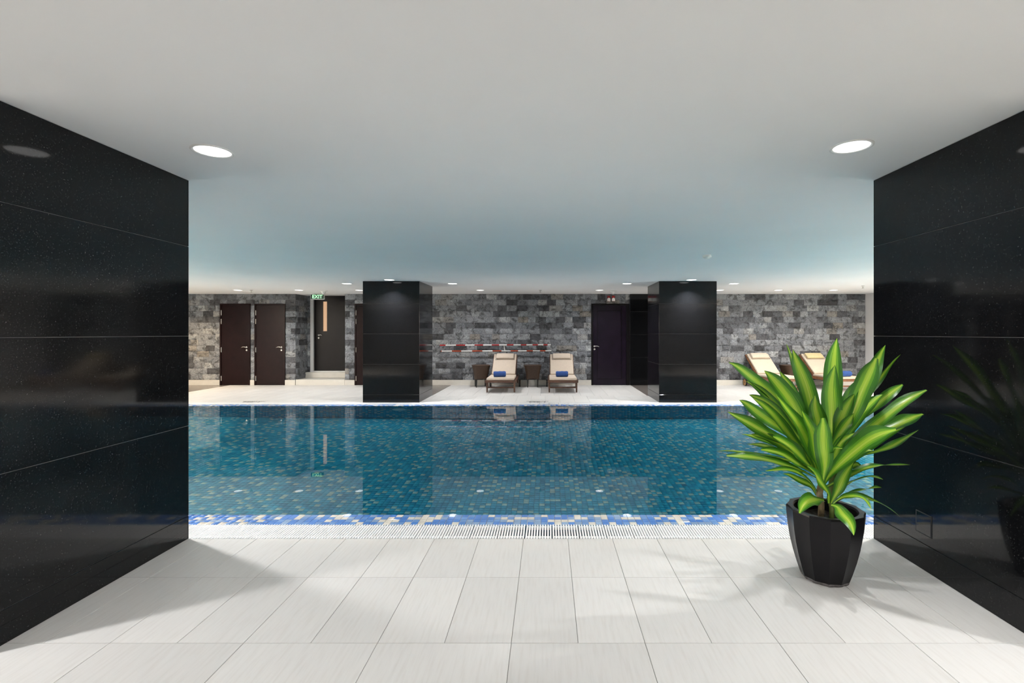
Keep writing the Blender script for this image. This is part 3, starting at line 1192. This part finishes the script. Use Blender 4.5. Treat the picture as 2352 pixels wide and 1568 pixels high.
LG = [
    ((-1.095, 11.60, 0), 0.0, 'walnut lounger with beige cushion between the two brown stools', 'walnut', 'cushion', 'cushion'),
    ((0.355, 11.60, 0), 0.0, 'walnut lounger with beige cushion nearest the panelled door', 'walnut', 'cushion', 'cushion'),
    ((5.66, 11.86, 0), math.radians(5), 'teak lounger with cream cushion and a cream pillow, no towel', 'teak', 'cushion_light', 'cushion_light'),
    ((7.09, 11.86, 0), math.radians(5), 'teak lounger with a yellowish pillow near the white end wall', 'teak', 'cushion_light', 'cushion_yellow'),
]
for a in LG:
    make_lounger(*a)
make_towel((-1.125, 11.66, .3595), math.radians(4), 'rolled blue towel on the lounger between the two brown stools')
make_towel((0.335, 11.68, .3595), math.radians(-3), 'rolled blue towel on the lounger nearest the panelled door')
make_towel((7.03, 11.76, .3595), math.radians(5), 'rolled blue towel seen between the plant leaves on the right lounger')


# ------------------------------------------------------------------ flared leather side tables
def make_stool(loc, rz, label):
    t = empty('side_table', loc, rz, label=label, cat='side table', group='brown flared side tables')
    n = 40
    ztop, zbot = .548, .19
    m = MB()
    vs_, fs = [], []
    nl = 9
    for j in range(nl + 1):
        b = j / nl
        half = .165 + .060 * b ** 1.7
        for k in range(n):
            a = 2 * math.pi * k / n
            c, s = math.cos(a), math.sin(a)
            p = 2 / 5.0
            x = half * math.copysign(abs(c) ** p, c)
            y = half * math.copysign(abs(s) ** p, s)
            arch = .035 * (1 - (min(abs(x), abs(y)) / half) ** 2) if j == 0 else 0
            vs_.append((x, y, zbot + (ztop - zbot) * b + arch * 1.0))
    for j in range(nl):
        for k in range(n):
            k2 = (k + 1) % n
            fs.append((j * n + k, j * n + k2, (j + 1) * n + k2, (j + 1) * n + k))
    fs.append(tuple(reversed(range(n))))
    m.add(vs_, fs)
    o = m.build('body', 'leather_brown', t)
    smooth_by_angle(o.data, 45)
    tp = MB()
    vs_ = []
    for half, z in ((.226, .5485), (.230, .556), (.224, .562), (.19, .5645)):
        for k in range(n):
            a = 2 * math.pi * k / n
            c, s = math.cos(a), math.sin(a)
            p = 2 / 5.0
            vs_.append((half * math.copysign(abs(c) ** p, c), half * math.copysign(abs(s) ** p, s), z))
    fs = []
    for j in range(3):
        for k in range(n):
            k2 = (k + 1) % n
            fs.append((j * n + k, j * n + k2, (j + 1) * n + k2, (j + 1) * n + k))
    fs.append(tuple(range(3 * n, 4 * n)))
    fs.append(tuple(reversed(range(n))))
    tp.add(vs_, fs)
    o = tp.build('top', 'leather_brown', t)
    smooth_by_angle(o.data, 45)
    for sx in (-1, 1):
        for sy in (-1, 1):
            q = MB()
            a, b = .019, .012
            cx_, cy_ = sx * .128, sy * .128
            q.add([(cx_ - a, cy_ - a, .215), (cx_ + a, cy_ - a, .215), (cx_ + a, cy_ + a, .215), (cx_ - a, cy_ + a, .215),
                   (cx_ - b, cy_ - b, 0), (cx_ + b, cy_ - b, 0), (cx_ + b, cy_ + b, 0), (cx_ - b, cy_ + b, 0)],
                  [(0, 1, 2, 3), (7, 6, 5, 4), (0, 4, 5, 1), (1, 5, 6, 2), (2, 6, 7, 3), (3, 7, 4, 0)])
            q.build('leg', 'leg_black', t)
    return t


make_stool((-1.72, 12.80, 0), math.radians(14), 'brown leather side table left of both central loungers')
make_stool((-.385, 12.80, 0), math.radians(2), 'brown leather side table between the two central loungers')
make_stool((6.24, 12.78, 0), math.radians(8), 'brown leather side table between the teak loungers behind the plant')


# ------------------------------------------------------------------ red and white poles on the stone wall
def make_pole(bounds, y_l, y_r, yw, reds, label, first_red=True):
    xs = [960 + b * .24660 for b in bounds]
    ys = [y_l + (y_r - y_l) * (b - bounds[0]) / (bounds[-1] - bounds[0]) for b in bounds]
    pts = [px(a, 600 + b * .2466, yw) for a, b in zip(xs, ys)]
    t = empty('rescue_pole', tuple(pts[0]), label=label, cat='pole', group='red and white poles on the stone wall')
    o = pts[0]
    red = first_red
    for a, b in zip(pts[:-1], pts[1:]):
        MB().tube([a - o, b - o], .0165, 12).build('red_band' if red else 'white_band', reds if red else 'pole_white', t, smooth=False)
        smooth_by_angle(t.children[-1].data)
        red = not red
    for k in (0.18, .58, .93):
        p = pts[0].lerp(pts[-1], k) - o
        MB().box(p.x - .012, p.x + .012, p.y - .022, 13.168 - yw, p.z - .028, p.z - .017).build('hook', 'steel', t)
    return t


PB1 = [205, 258, 355, 441, 527, 607, 687, 757, 828, 890, 957, 1010, 1067, 1117, 1168, 1208, 1237]
PB2 = [213, 222, 317, 404, 505, 600, 695, 778, 863, 933, 1012, 1070, 1137, 1187, 1243]
make_pole(PB1, 781, 777, 13.08, 'pole_red', 'upper red and white banded pole on the stone wall')
make_pole(PB2, 836, 833, 13.08, 'pole_orange', 'lower orange-red and white banded pole on the stone wall')
p0, p1 = px(1158, 793.5, 13.11), px(1159.5, 805, 13.11)
props(MB().tube([p0, p1], .011, 8).build('pole_clip', 'pole_white'), label='short white upright clip between the two banded poles', cat='clip')

# ------------------------------------------------------------------ alarms, detectors, sprinklers
for cx_, lab in ((1398.6, 'red and white wall alarm above the panelled door, left of the pair'), (1409.2, 'red and white wall alarm above the panelled door, right of the pair')):
    y = YB - .055
    c = px(cx_, 691, y)
    t = empty('wall_alarm', tuple(c), label=lab, cat='alarm', group='wall alarms above the door')
    hw = .040
    zt = .085
    me = MB().add([(-hw, 0, 0), (hw, 0, 0), (hw, 0, .058), (.014, 0, zt), (-.014, 0, zt), (-hw, 0, .058),
                   (-hw, .035, 0), (hw, .035, 0), (hw, .035, .058), (.014, .035, zt), (-.014, .035, zt), (-hw, .035, .058)],
                  [(0, 1, 2, 3, 4, 5), (11, 10, 9, 8, 7, 6), (0, 6, 7, 1), (1, 7, 8, 2), (2, 8, 9, 3), (3, 9, 10, 4), (4, 10, 11, 5), (5, 11, 6, 0)])
    me.build('horn', 'plastic_white', t)
    MB().box(-hw, hw, .036, .055, -.004, .140).build('base', 'alarm_red', t, bevel=.004)
    MB().box(-hw + .004, hw - .004, .008, .035, .088, .134).build('beacon', 'alarm_red', t, bevel=.006)


def ceiling_thing(name, prof, x, y, mat, label, cat, n=20, extra=None):
    t = empty(name, (x, y, H), label=label, cat=cat)
    o = MB().ring(prof[0], n, cap1=True).build(prof[1], mat, t)
    smooth_by_angle(o.data)
    for p, nm, mt in (extra or []):
        o = MB().ring(p, n, cap1=True).build(nm, mt, t)
        smooth_by_angle(o.data)
    return t


dx = [(1408, 12.2, 'white cone-shaped ceiling detector above the panelled door'), (743, 12.2, 'white cone-shaped ceiling detector above the exit sign')]
for cx_, y, lab in dx:
    ceiling_thing('ceiling_detector', ([(.10, 0), (.10, -.008), (.07, -.022), (.042, -.05), (.036, -.07)], 'cone'), px(cx_, 0, y).x, y, 'plastic_white', lab, 'detector',
                  extra=[([(.03, -.07), (.03, -.085), (.01, -.09)], 'sensor_tip', 'plastic_white')])
ceiling_thing('smoke_detector', ([(.055, 0), (.058, -.018), (.054, -.03)], 'base'), px(1624, 0, 6.6).x, 6.6, 'plastic_white', 'round white smoke detector on the ceiling over the pool', 'detector',
              extra=[([(.048, -.03), (.034, -.044), (.014, -.050)], 'dome', 'plastic_white')])
for cx_, y, lab in ((577, 12.0, 'small ceiling sprinkler above the plain brown doors'), (1241, 12.0, 'small ceiling sprinkler above the central loungers'), (1982, 10.9, 'small ceiling sprinkler near the white end wall')):
    t = empty('sprinkler', (px(cx_, 0, y).x, y, H), label=lab, cat='sprinkler', group='ceiling sprinklers')
    MB().ring([(.035, 0), (.035, -.006), (.012, -.012)], 16, cap1=True).build('escutcheon', 'steel', t)
    MB().tube([(0, 0, -.01), (0, 0, -.045)], .010, 8).build('body', 'steel', t)
    MB().ring([(.004, -.052), (.024, -.052), (.024, -.055)], 12, cap1=True).build('deflector', 'steel', t)
    MB().tube([(-.012, 0, -.03), (-.014, 0, -.05)], .0025, 6).tube([(.012, 0, -.03), (.014, 0, -.05)], .0025, 6).build('yoke', 'steel', t)

# ------------------------------------------------------------------ recessed ceiling downlights
trim_me = MB().ring([(.108, 0), (.108, -.004), (.100, -.006), (.092, -.004), (.090, 0)], 32).mesh('trim_ring', 'plastic_white', smooth=True)
glow_me = MB().ring([(.0895, -.002), (.075, -.007), (.045, -.0105), (.0, -.012)], 32).mesh('diffuser', 'lamp_glow')
glow_s = MB().ring([(.0895, -.002), (.075, -.007), (.045, -.0105), (.0, -.012)], 32).mesh('diffuser', 'lamp_glow_soft')
glow_w = MB().ring([(.0895, -.002), (.075, -.007), (.045, -.0105), (.0, -.012)], 32).mesh('diffuser', 'lamp_glow_warm')


def downlight(x, y, power, label, warm=False, spread=100):
    power = power * LV_ADJ.get(label, 1)
    t = empty('ceiling_downlight', (x, y, H), label=label, cat='downlight', group='recessed round ceiling downlights')
    inst('trim_ring', trim_me, t)
    inst('diffuser', glow_w if warm else glow_s if (y == 12.0 or power < 10) else glow_me, t)
    ld = bpy.data.lights.new('downlight_lamp', 'AREA')
    ld.shape = 'DISK'
    ld.size = .07
    ld.energy = power * LAMP
    ld.spread = math.radians(spread)
    ld.color = (1.0, .72, .42) if warm else (1.0, .86, .70) if power >= 60 else (1.0, .985, .985)
    ld.cycles.is_caustics_light = True
    lo = link(bpy.data.objects.new('downlight_lamp', ld), t)
    lo.location = (0, 0, -.014)
    return t


LV_ADJ = {}
DL = [
    # near columns
    (-1.90, 2.82, 3, 'large ceiling downlight beside the near left column', False, 140),
    (1.68, 2.75, 8, 'large glaring ceiling downlight beside the near right column', False, 140),
    (-3.0, 3.68, 48, 'ceiling downlight over the grate in front of the near left column', False, 180),
    (2.78, 3.68, 48, 'ceiling downlight over the grate in front of the near right column', False, 180),
    (-3.0, 1.76, 33, 'ceiling downlight behind the near left column', False, 150),
    (2.78, 1.76, 20, 'ceiling downlight behind the near right column', False, 150),
    (1.80, 1.42, 9, 'ceiling downlight over the paving behind the potted plant', False, 110),
    # far columns
    (-3.08, 9.66, 22, 'ceiling downlight just in front of the left far column', False, 110),
    (2.79, 9.66, 28, 'glaring ceiling downlight just in front of the right far column', False, 110),
    (-4.20, 10.4, 12, 'ceiling downlight on the door side of the left far column', False, 136),
    (-1.99, 10.4, 17, 'ceiling downlight on the lounger side of the left far column', False, 136),
    (1.66, 10.4, 17, 'ceiling downlight on the lounger side of the right far column', False, 136),
    (3.89, 10.4, 15, 'ceiling downlight on the plant side of the right far column', False, 136),
    # row along the stone wall
    (px(547, 0, 12).x, 12.0, 13, 'ceiling downlight above the leftmost brown door', False, 145),
    (px(687, 0, 12).x, 12.0, 13, 'ceiling downlight in front of the exit recess', False, 145),
    (px(825, 0, 12).x, 12.0, 13, 'ceiling downlight half hidden by the left edge of the far column', False, 145),
    (px(1103, 0, 12).x, 12.0, 20, 'ceiling downlight above the left central lounger', False, 145),
    (px(1377, 0, 12).x, 12.0, 22, 'ceiling downlight in front of the panelled door', False, 145),
    (px(1653, 0, 12).x, 12.0, 15, 'ceiling downlight close to the right edge of the right far column', False, 145),
    (px(1788, 0, 12).x, 12.0, 18, 'ceiling downlight above the cream teak lounger', False, 145),
    (px(1914, 0, 12).x, 12.0, 11, 'ceiling downlight above the teak lounger near the end wall', False, 145),
    (-9.15, 12.25, 26, 'warm ceiling downlight washing the left end of the stone wall', True, 120),
    # hall behind the camera: unseen lamps added for their light
    (-1.9, -.6, 15, 'added unseen downlight in the hall behind, left row front', False, 180),
    (1.7, -.6, 15, 'added unseen downlight in the hall behind, right row front', False, 180),
    (-1.9, -2.8, 15, 'added unseen downlight in the hall behind, left row back', False, 180),
    (1.7, -2.8, 15, 'added unseen downlight in the hall behind, right row back', False, 180),
    (-7.6, 1.2, 20, 'added unseen downlight in the hall left of the near column', False, 180),
    (7.3, 1.2, 20, 'added unseen downlight in the hall right of the near column', False, 180),
    # unseen lamps added over pool and grate ends to brighten pool and ceiling
    (-6.7, 3.68, 150, 'added unseen downlight over the near grate far left behind the near column', False, 180),
    (6.2, 3.68, 150, 'added unseen downlight over the near grate far right behind the near column', False, 180),
    (7.75, 5.0, 195, 'added unseen downlight over the right pool end, nearest the hall', False, 180),
    (7.75, 6.8, 195, 'added unseen downlight over the right pool end, middle of three', False, 180),
    (7.75, 8.4, 150, 'added unseen downlight over the right pool end, nearest the stone wall', False, 180),
    (-9.2, 5.0, 195, 'added unseen downlight over the left pool end, nearest the hall', False, 180),
    (-9.2, 6.8, 195, 'added unseen downlight over the left pool end, middle of three', False, 180),
    (-9.2, 8.0, 80, 'added unseen downlight over the left pool end, nearest the stone wall', False, 180),
]
for a in DL:
    downlight(*a)

for o in RECEIVERS:
    o.cycles.is_caustics_receiver = True

# ------------------------------------------------------------------ potted dracaena
PY = 2.83
PX = 1.578
plant = empty('potted_plant', (PX, PY, 0), label='green and yellow striped dracaena in a black fluted pot', cat='potted plant')
NF = 12


def pot_r(a, conc):
    k = (a * NF / (2 * math.pi)) % 1.0 - .5
    pol = math.cos(math.pi / NF) / math.cos(2 * math.pi / NF * k)
    return pol * (1 - conc * (1 - (2 * k) ** 2))


prof = [(.128, .018), (.145, .07), (.165, .14), (.181, .21), (.192, .28), (.198, .34), (.201, .385), (.198, .395)]
m = MB()
nseg = NF * 4
vs_, fs = [], []
for r, z in prof:
    for k in range(nseg):
        a = 2 * math.pi * k / nseg
        q = r * pot_r(a, .020)
        vs_.append((q * math.cos(a), q * math.sin(a), z))
inner = [(.166, .395), (.160, .385), (.152, .30)]
for r, z in inner:
    for k in range(nseg):
        a = 2 * math.pi * k / nseg
        vs_.append((r * math.cos(a), r * math.sin(a), z))
tot = len(prof) + len(inner)
for j in range(tot - 1):
    for k in range(nseg):
        k2 = (k + 1) % nseg
        fs.append((j * nseg + k, j * nseg + k2, (j + 1) * nseg + k2, (j + 1) * nseg + k))
fs.append(tuple(reversed(range(nseg))))
m.add(vs_, fs)
pot = m.build('pot', 'pot_black', plant)
pot.rotation_euler = (0, 0, math.radians(9))
smooth_by_angle(pot.data, 16)
fm = MB()
rg = random.Random(5)
ft = []
for r, z in ((.118, 0), (.127, .008), (.126, .024)):
    ft.append([(r * pot_r(2 * math.pi * k / nseg, .02) + rg.uniform(-.003, .003), z + (rg.uniform(-.002, .004) if z else 0)) for k in range(nseg)])
vs_ = [(q * math.cos(2 * math.pi * k / nseg), q * math.sin(2 * math.pi * k / nseg), z) for row in ft for k, (q, z) in enumerate(row)]
fs = [(j * nseg + k, j * nseg + (k + 1) % nseg, (j + 1) * nseg + (k + 1) % nseg, (j + 1) * nseg + k) for j in range(2) for k in range(nseg)]
fs.append(tuple(reversed(range(nseg))))
fs.append(tuple(range(2 * nseg, 3 * nseg)))
o = fm.add(vs_, fs).build('rough_foot', 'pot_foot', plant)
o.rotation_euler = (0, 0, math.radians(9))
sm = MB()
vs_ = [(0, 0, .338)]
for r in (.05, .10, .153):
    for k in range(20):
        a = 2 * math.pi * k / 20
        vs_.append((r * math.cos(a), r * math.sin(a), .335 + rg.uniform(-.010, .008)))
fs = [(0, 1 + k, 1 + (k + 1) % 20) for k in range(20)]
for j in range(2):
    fs += [(1 + j * 20 + k, 1 + (j + 1) * 20 + k, 1 + (j + 1) * 20 + (k + 1) % 20, 1 + j * 20 + (k + 1) % 20) for k in range(20)]
sm.add(vs_, fs).build('soil', 'soil', plant, smooth=True)


def crop(cx_, cy_, dz=0.0):
    return px(1640 + .3953 * cx_, 760 + .3953 * cy_, PY + dz) - Vector((PX, PY, 0))


MB().tube([(-.035, -.02, .33), (-.030, -.018, .42), crop(612, 940), crop(630, 860), crop(640, 760)], [.017, .016, .018, .018, .012], 10).build('stem', 'stem_bark', plant, smooth=True)
MB().tube([(.022, -.03, .33), (.022, -.028, .40), crop(680, 960), crop(690, 860), crop(690, 740)], [.012, .013, .018, .020, .012], 10).build('stem', 'stem_green', plant, smooth=True)


def leaf(base, mid, tip, w, dz, db=0.0, roll=0.0, twist=0.0, tipw=.0, wide=.58, fold=.16, tipcut=.0):
    """strap leaf through three crop points; dz is how far its tip lies behind (+) or before (-) the stem"""
    p0, p2 = crop(*base, db), crop(*tip, dz)
    pm = crop(*mid, db + (dz - db) * .45)
    c1 = pm * 2 - (p0 + p2) * .5
    n = 16
    na = 6
    sc_ = .3953 * PY / F
    pts = []
    for i in range(n + 1):
        t = i / n
        pts.append(p0 * (1 - t) ** 2 + c1 * 2 * t * (1 - t) + p2 * t * t)
    wrg = random.Random(int(tip[0] * 3 + base[1]))
    wa_, wb_ = wrg.uniform(0, 6.3), wrg.uniform(.006, .014)
    for i in range(n + 1):
        t = i / n
        pts[i] = pts[i] + Vector((math.sin(wa_ + t * 7), math.cos(wa_ * 1.7 + t * 6), math.sin(wa_ * .6 + t * 8) * .8)) * wb_ * t * (1.15 - t) * 1.6
    vs_, uv = [], []
    rg = random.Random(int(base[0] * 7 + tip[0] * 13 + tip[1]))
    ph = rg.uniform(0, 6)
    for i, p in enumerate(pts):
        t = i / n
        tan = (pts[min(i + 1, n)] - pts[max(i - 1, 0)]).normalized()
        view = (Vector((-PX, -PY, CAM_H)) - p).normalized()
        nrm = (view * .8 + Vector((0, 0, .45))).normalized()
        nrm = (nrm - tan * nrm.dot(tan)).normalized()
        side = tan.cross(nrm).normalized()
        an = roll + twist * (t - .3)
        s2 = side * math.cos(an) + nrm * math.sin(an)
        n2 = nrm * math.cos(an) - side * math.sin(an)
        # outline: narrow clasping base, long parallel blade, drawn-out tip
        if t < .5:
            q = t / .5
            ww = .24 + .76 * (q * q * (3 - 2 * q))
        elif t < wide:
            ww = 1.0
        else:
            q = (t - wide) / (1 - wide)
            ww = max(tipw * (1 - .35 * q ** 3), (1 - q ** 1.8) ** .9)
            if q > .999:
                ww = max(tipw * .55, .015)
        ww *= w * sc_ * .47
        for k in range(na + 1):
            u = k / na * 2 - 1
            wav = .13 * math.sin(ph + t * 11 + (2 if u > 0 else 0)) * u * u
            lift = (fold * u * u + wav) * ww * 1.6
            vs_.append(p + s2 * u * ww + n2 * lift)
            uv.append(((u + 1) / 2, t * 2))
    # keep clear of the granite beside it
    for v in vs_:
        if v.x > 2.19 - PX:
            v.x = 2.19 - PX - .0005
    fs = []
    r = na + 1
    for i in range(n):
        for k in range(na):
            fs.append((i * r + k, i * r + k + 1, (i + 1) * r + k + 1, (i + 1) * r + k))
    mb = MB().add(vs_, fs)
    me = mb.mesh('leaf', 'dracaena_leaf', True)
    ul = me.uv_layers.new(name='UVMap')
    for lp in me.loops:
        ul.data[lp.index].uv = uv[lp.vertex_index]
    return link(bpy.data.objects.new('leaf', me), plant)


LV = [
    # base, mid, tip, width, tip depth, [base depth, roll, twist, tip width, widest]
    ((690, 620), (690, 300), (716, 40), 112, .10, .02, .1, 0, 0, .50),
    ((680, 700), (682, 430), (703, 195), 116, -.08, .0, -.1, 0, 0, .52),
    ((640, 700), (545, 370), (462, 105), 108, .10, .02, .3, .2, 0, .55),
    ((600, 640), (505, 300), (420, 75), 48, .18, .05, .6, .3, 0, .45),
    ((580, 690), (440, 400), (290, 228), 118, -.02, .02, -.2, .5, 0, .48),
    ((585, 640), (470, 390), (388, 232), 64, .12, .04, .5, 0, 0, .50),
    ((530, 590), (290, 320), (85, 185), 78, .15, .05, .3, -.5, .10, .60),
    ((570, 680), (380, 440), (180, 290), 66, .10, .03, .4, .8, 0, .50),
    ((570, 710), (360, 470), (208, 368), 62, .04, .02, .2, .6, 0, .50),
    ((540, 690), (300, 500), (145, 402), 74, .10, .04, .3, .4, 0, .55),
    ((590, 790), (390, 540), (222, 385), 72, -.12, .0, -.2, .4, 0, .50),
    ((608, 840), (505, 580), (362, 368), 88, -.20, -.02, -.3, .2, 0, .55),
    ((570, 710), (300, 590), (83, 470), 96, .0, .03, -.2, .3, .12, .55),
    ((540, 720), (330, 640), (155, 598), 36, .16, .05, .5, 1.5, 0, .6),
    ((590, 790), (380, 660), (218, 598), 66, .0, .02, -.2, .5, 0, .55),
    ((600, 830), (450, 680), (342, 612), 84, -.18, -.02, -.1, .2, .35, .65),
    ((590, 840), (420, 730), (275, 690), 80, -.12, .0, -.3, .2, .30, .62),
    ((560, 800), (360, 690), (190, 655), 36, .12, .04, .4, 1.5, 0, .6),
    ((600, 860), (360, 760), (72, 725), 66, -.06, .0, -.4, .3, .42, .80),
    ((560, 790), (260, 715), (10, 698), 34, .14, .04, .6, 1.8, 0, .6),
    ((600, 940), (490, 830), (300, 810), 46, -.12, .0, -.5, .2, .2, .75),
    ((595, 955), (520, 870), (400, 832), 40, -.05, .02, .3, .3, 0, .5),
    ((628, 900), (642, 700), (630, 508), 98, -.26, -.04, .1, 0, .45, .72),
    ((618, 820), (575, 640), (515, 460), 86, -.18, -.03, -.2, .1, 0, .55),
    ((635, 700), (605, 520), (587, 372), 100, -.06, .0, .1, 0, 0, .50),
    ((700, 720), (850, 360), (1000, 80), 104, .12, .02, -.3, -.3, 0, .55),
    ((700, 700), (840, 400), (940, 160), 112, -.02, .0, -.1, -.1, .38, .72),
    ((790, 520), (950, 290), (1085, 137), 42, .14, .06, -.6, -1.0, 0, .45),
    ((680, 700), (750, 500), (815, 365), 84, -.10, -.02, .1, 0, 0, .50),
    ((700, 640), (785, 430), (828, 285), 84, .02, .0, .2, 0, 0, .50),
    ((665, 720), (750, 570), (815, 478), 66, -.14, -.03, .1, 0, 0, .5),
    ((720, 680), (860, 480), (975, 370), 92, .02, .02, .2, .2, 0, .5),
    ((820, 540), (970, 410), (1092, 312), 66, .12, .06, -.1, -.2, .3, .68),
    ((680, 800), (960, 520), (1238, 342), 92, -.04, .0, .2, .3, .28, .66),
    ((800, 700), (1030, 560), (1216, 482), 96, .02, .02, .3, .2, .40, .68),
    ((640, 880), (830, 680), (1060, 572), 118, -.30, -.05, .1, .2, .50, .74),
    ((860, 720), (1040, 665), (1185, 575), 56, .0, .02, .3, .5, 0, .5),
    ((680, 830), (860, 690), (1125, 545), 70, .06, .02, -.2, 0, 0, .55),
    ((655, 905), (880, 805), (1138, 774), 68, -.14, -.02, .4, 1.6, 0, .55),
    ((725, 935), (850, 855), (985, 862), 50, .02, .02, .8, 1.4, 0, .5),
    ((735, 965), (850, 925), (975, 908), 60, .0, .0, .8, 1.2, .1, .5),
    ((685, 1005), (850, 960), (1078, 1078), 62, -.14, -.03, .5, .9, 0, .5),
    ((685, 1010), (810, 955), (915, 1036), 46, -.20, -.04, .3, .6, 0, .6),
    ((680, 1010), (758, 1062), (808, 1186), 76, -.32, -.12, -.2, .1, .1, .60),
    ((640, 985), (560, 985), (497, 1056), 84, -.26, -.06, .2, 0, .25, .55),
    ((668, 1000), (630, 885), (538, 785), 74, -.22, -.05, -.3, .3, 0, .55),
    ((680, 1000), (740, 880), (810, 765), 76, -.10, -.03, .1, 0, 0, .5),
    ((660, 860), (780, 735), (925, 695), 66, -.10, .0, .2, .3, 0, .55),
    ((640, 890), (720, 690), (815, 590), 64, -.12, -.02, .0, 0, 0, .5),
    ((660, 720), (690, 690), (748, 682), 40, -.22, -.12, .4, 0, .5, .6),
    # inner and rear leaves that fill the crown
    ((660, 830), (600, 700), (560, 560), 70, .18, .05, 0, 0, 0, .5),
    ((660, 830), (520, 690), (440, 570), 80, .22, .05, .2, 0, 0, .5),
    ((670, 830), (560, 620), (500, 430), 80, .24, .06, .1, 0, 0, .5),
    ((680, 820), (640, 600), (650, 420), 90, .24, .06, 0, 0, 0, .5),
    ((690, 820), (760, 620), (830, 450), 90, .24, .06, 0, 0, 0, .5),
    ((690, 830), (820, 690), (960, 600), 84, .20, .05, .1, 0, 0, .5),
    ((690, 850), (800, 780), (840, 800), 60, .14, .05, .1, 0, 0, .5),
    ((650, 850), (520, 760), (400, 690), 76, .12, .05, -.1, 0, 0, .5),
    ((650, 860), (560, 740), (470, 640), 80, .05, .03, -.2, 0, 0, .5),
    ((680, 850), (760, 680), (800, 560), 80, .10, .03, .2, 0, 0, .5),
    ((640, 870), (570, 780), (510, 690), 66, -.06, .0, -.2, 0, 0, .5),
    ((690, 870), (750, 760), (860, 680), 70, .0, .0, .2, 0, 0, .5),
    ((680, 880), (740, 800), (835, 740), 60, .08, .02, .1, 0, 0, .5),
    ((640, 760), (590, 600), (530, 470), 80, .08, .03, .2, 0, 0, .5),
]
for a in LV:
    a = list(a) + [0.0] * (10 - len(a))
    leaf(a[0], a[1], a[2], a[3], a[4], a[5], a[6], a[7], a[8], min(.74, max(.52, a[9])))
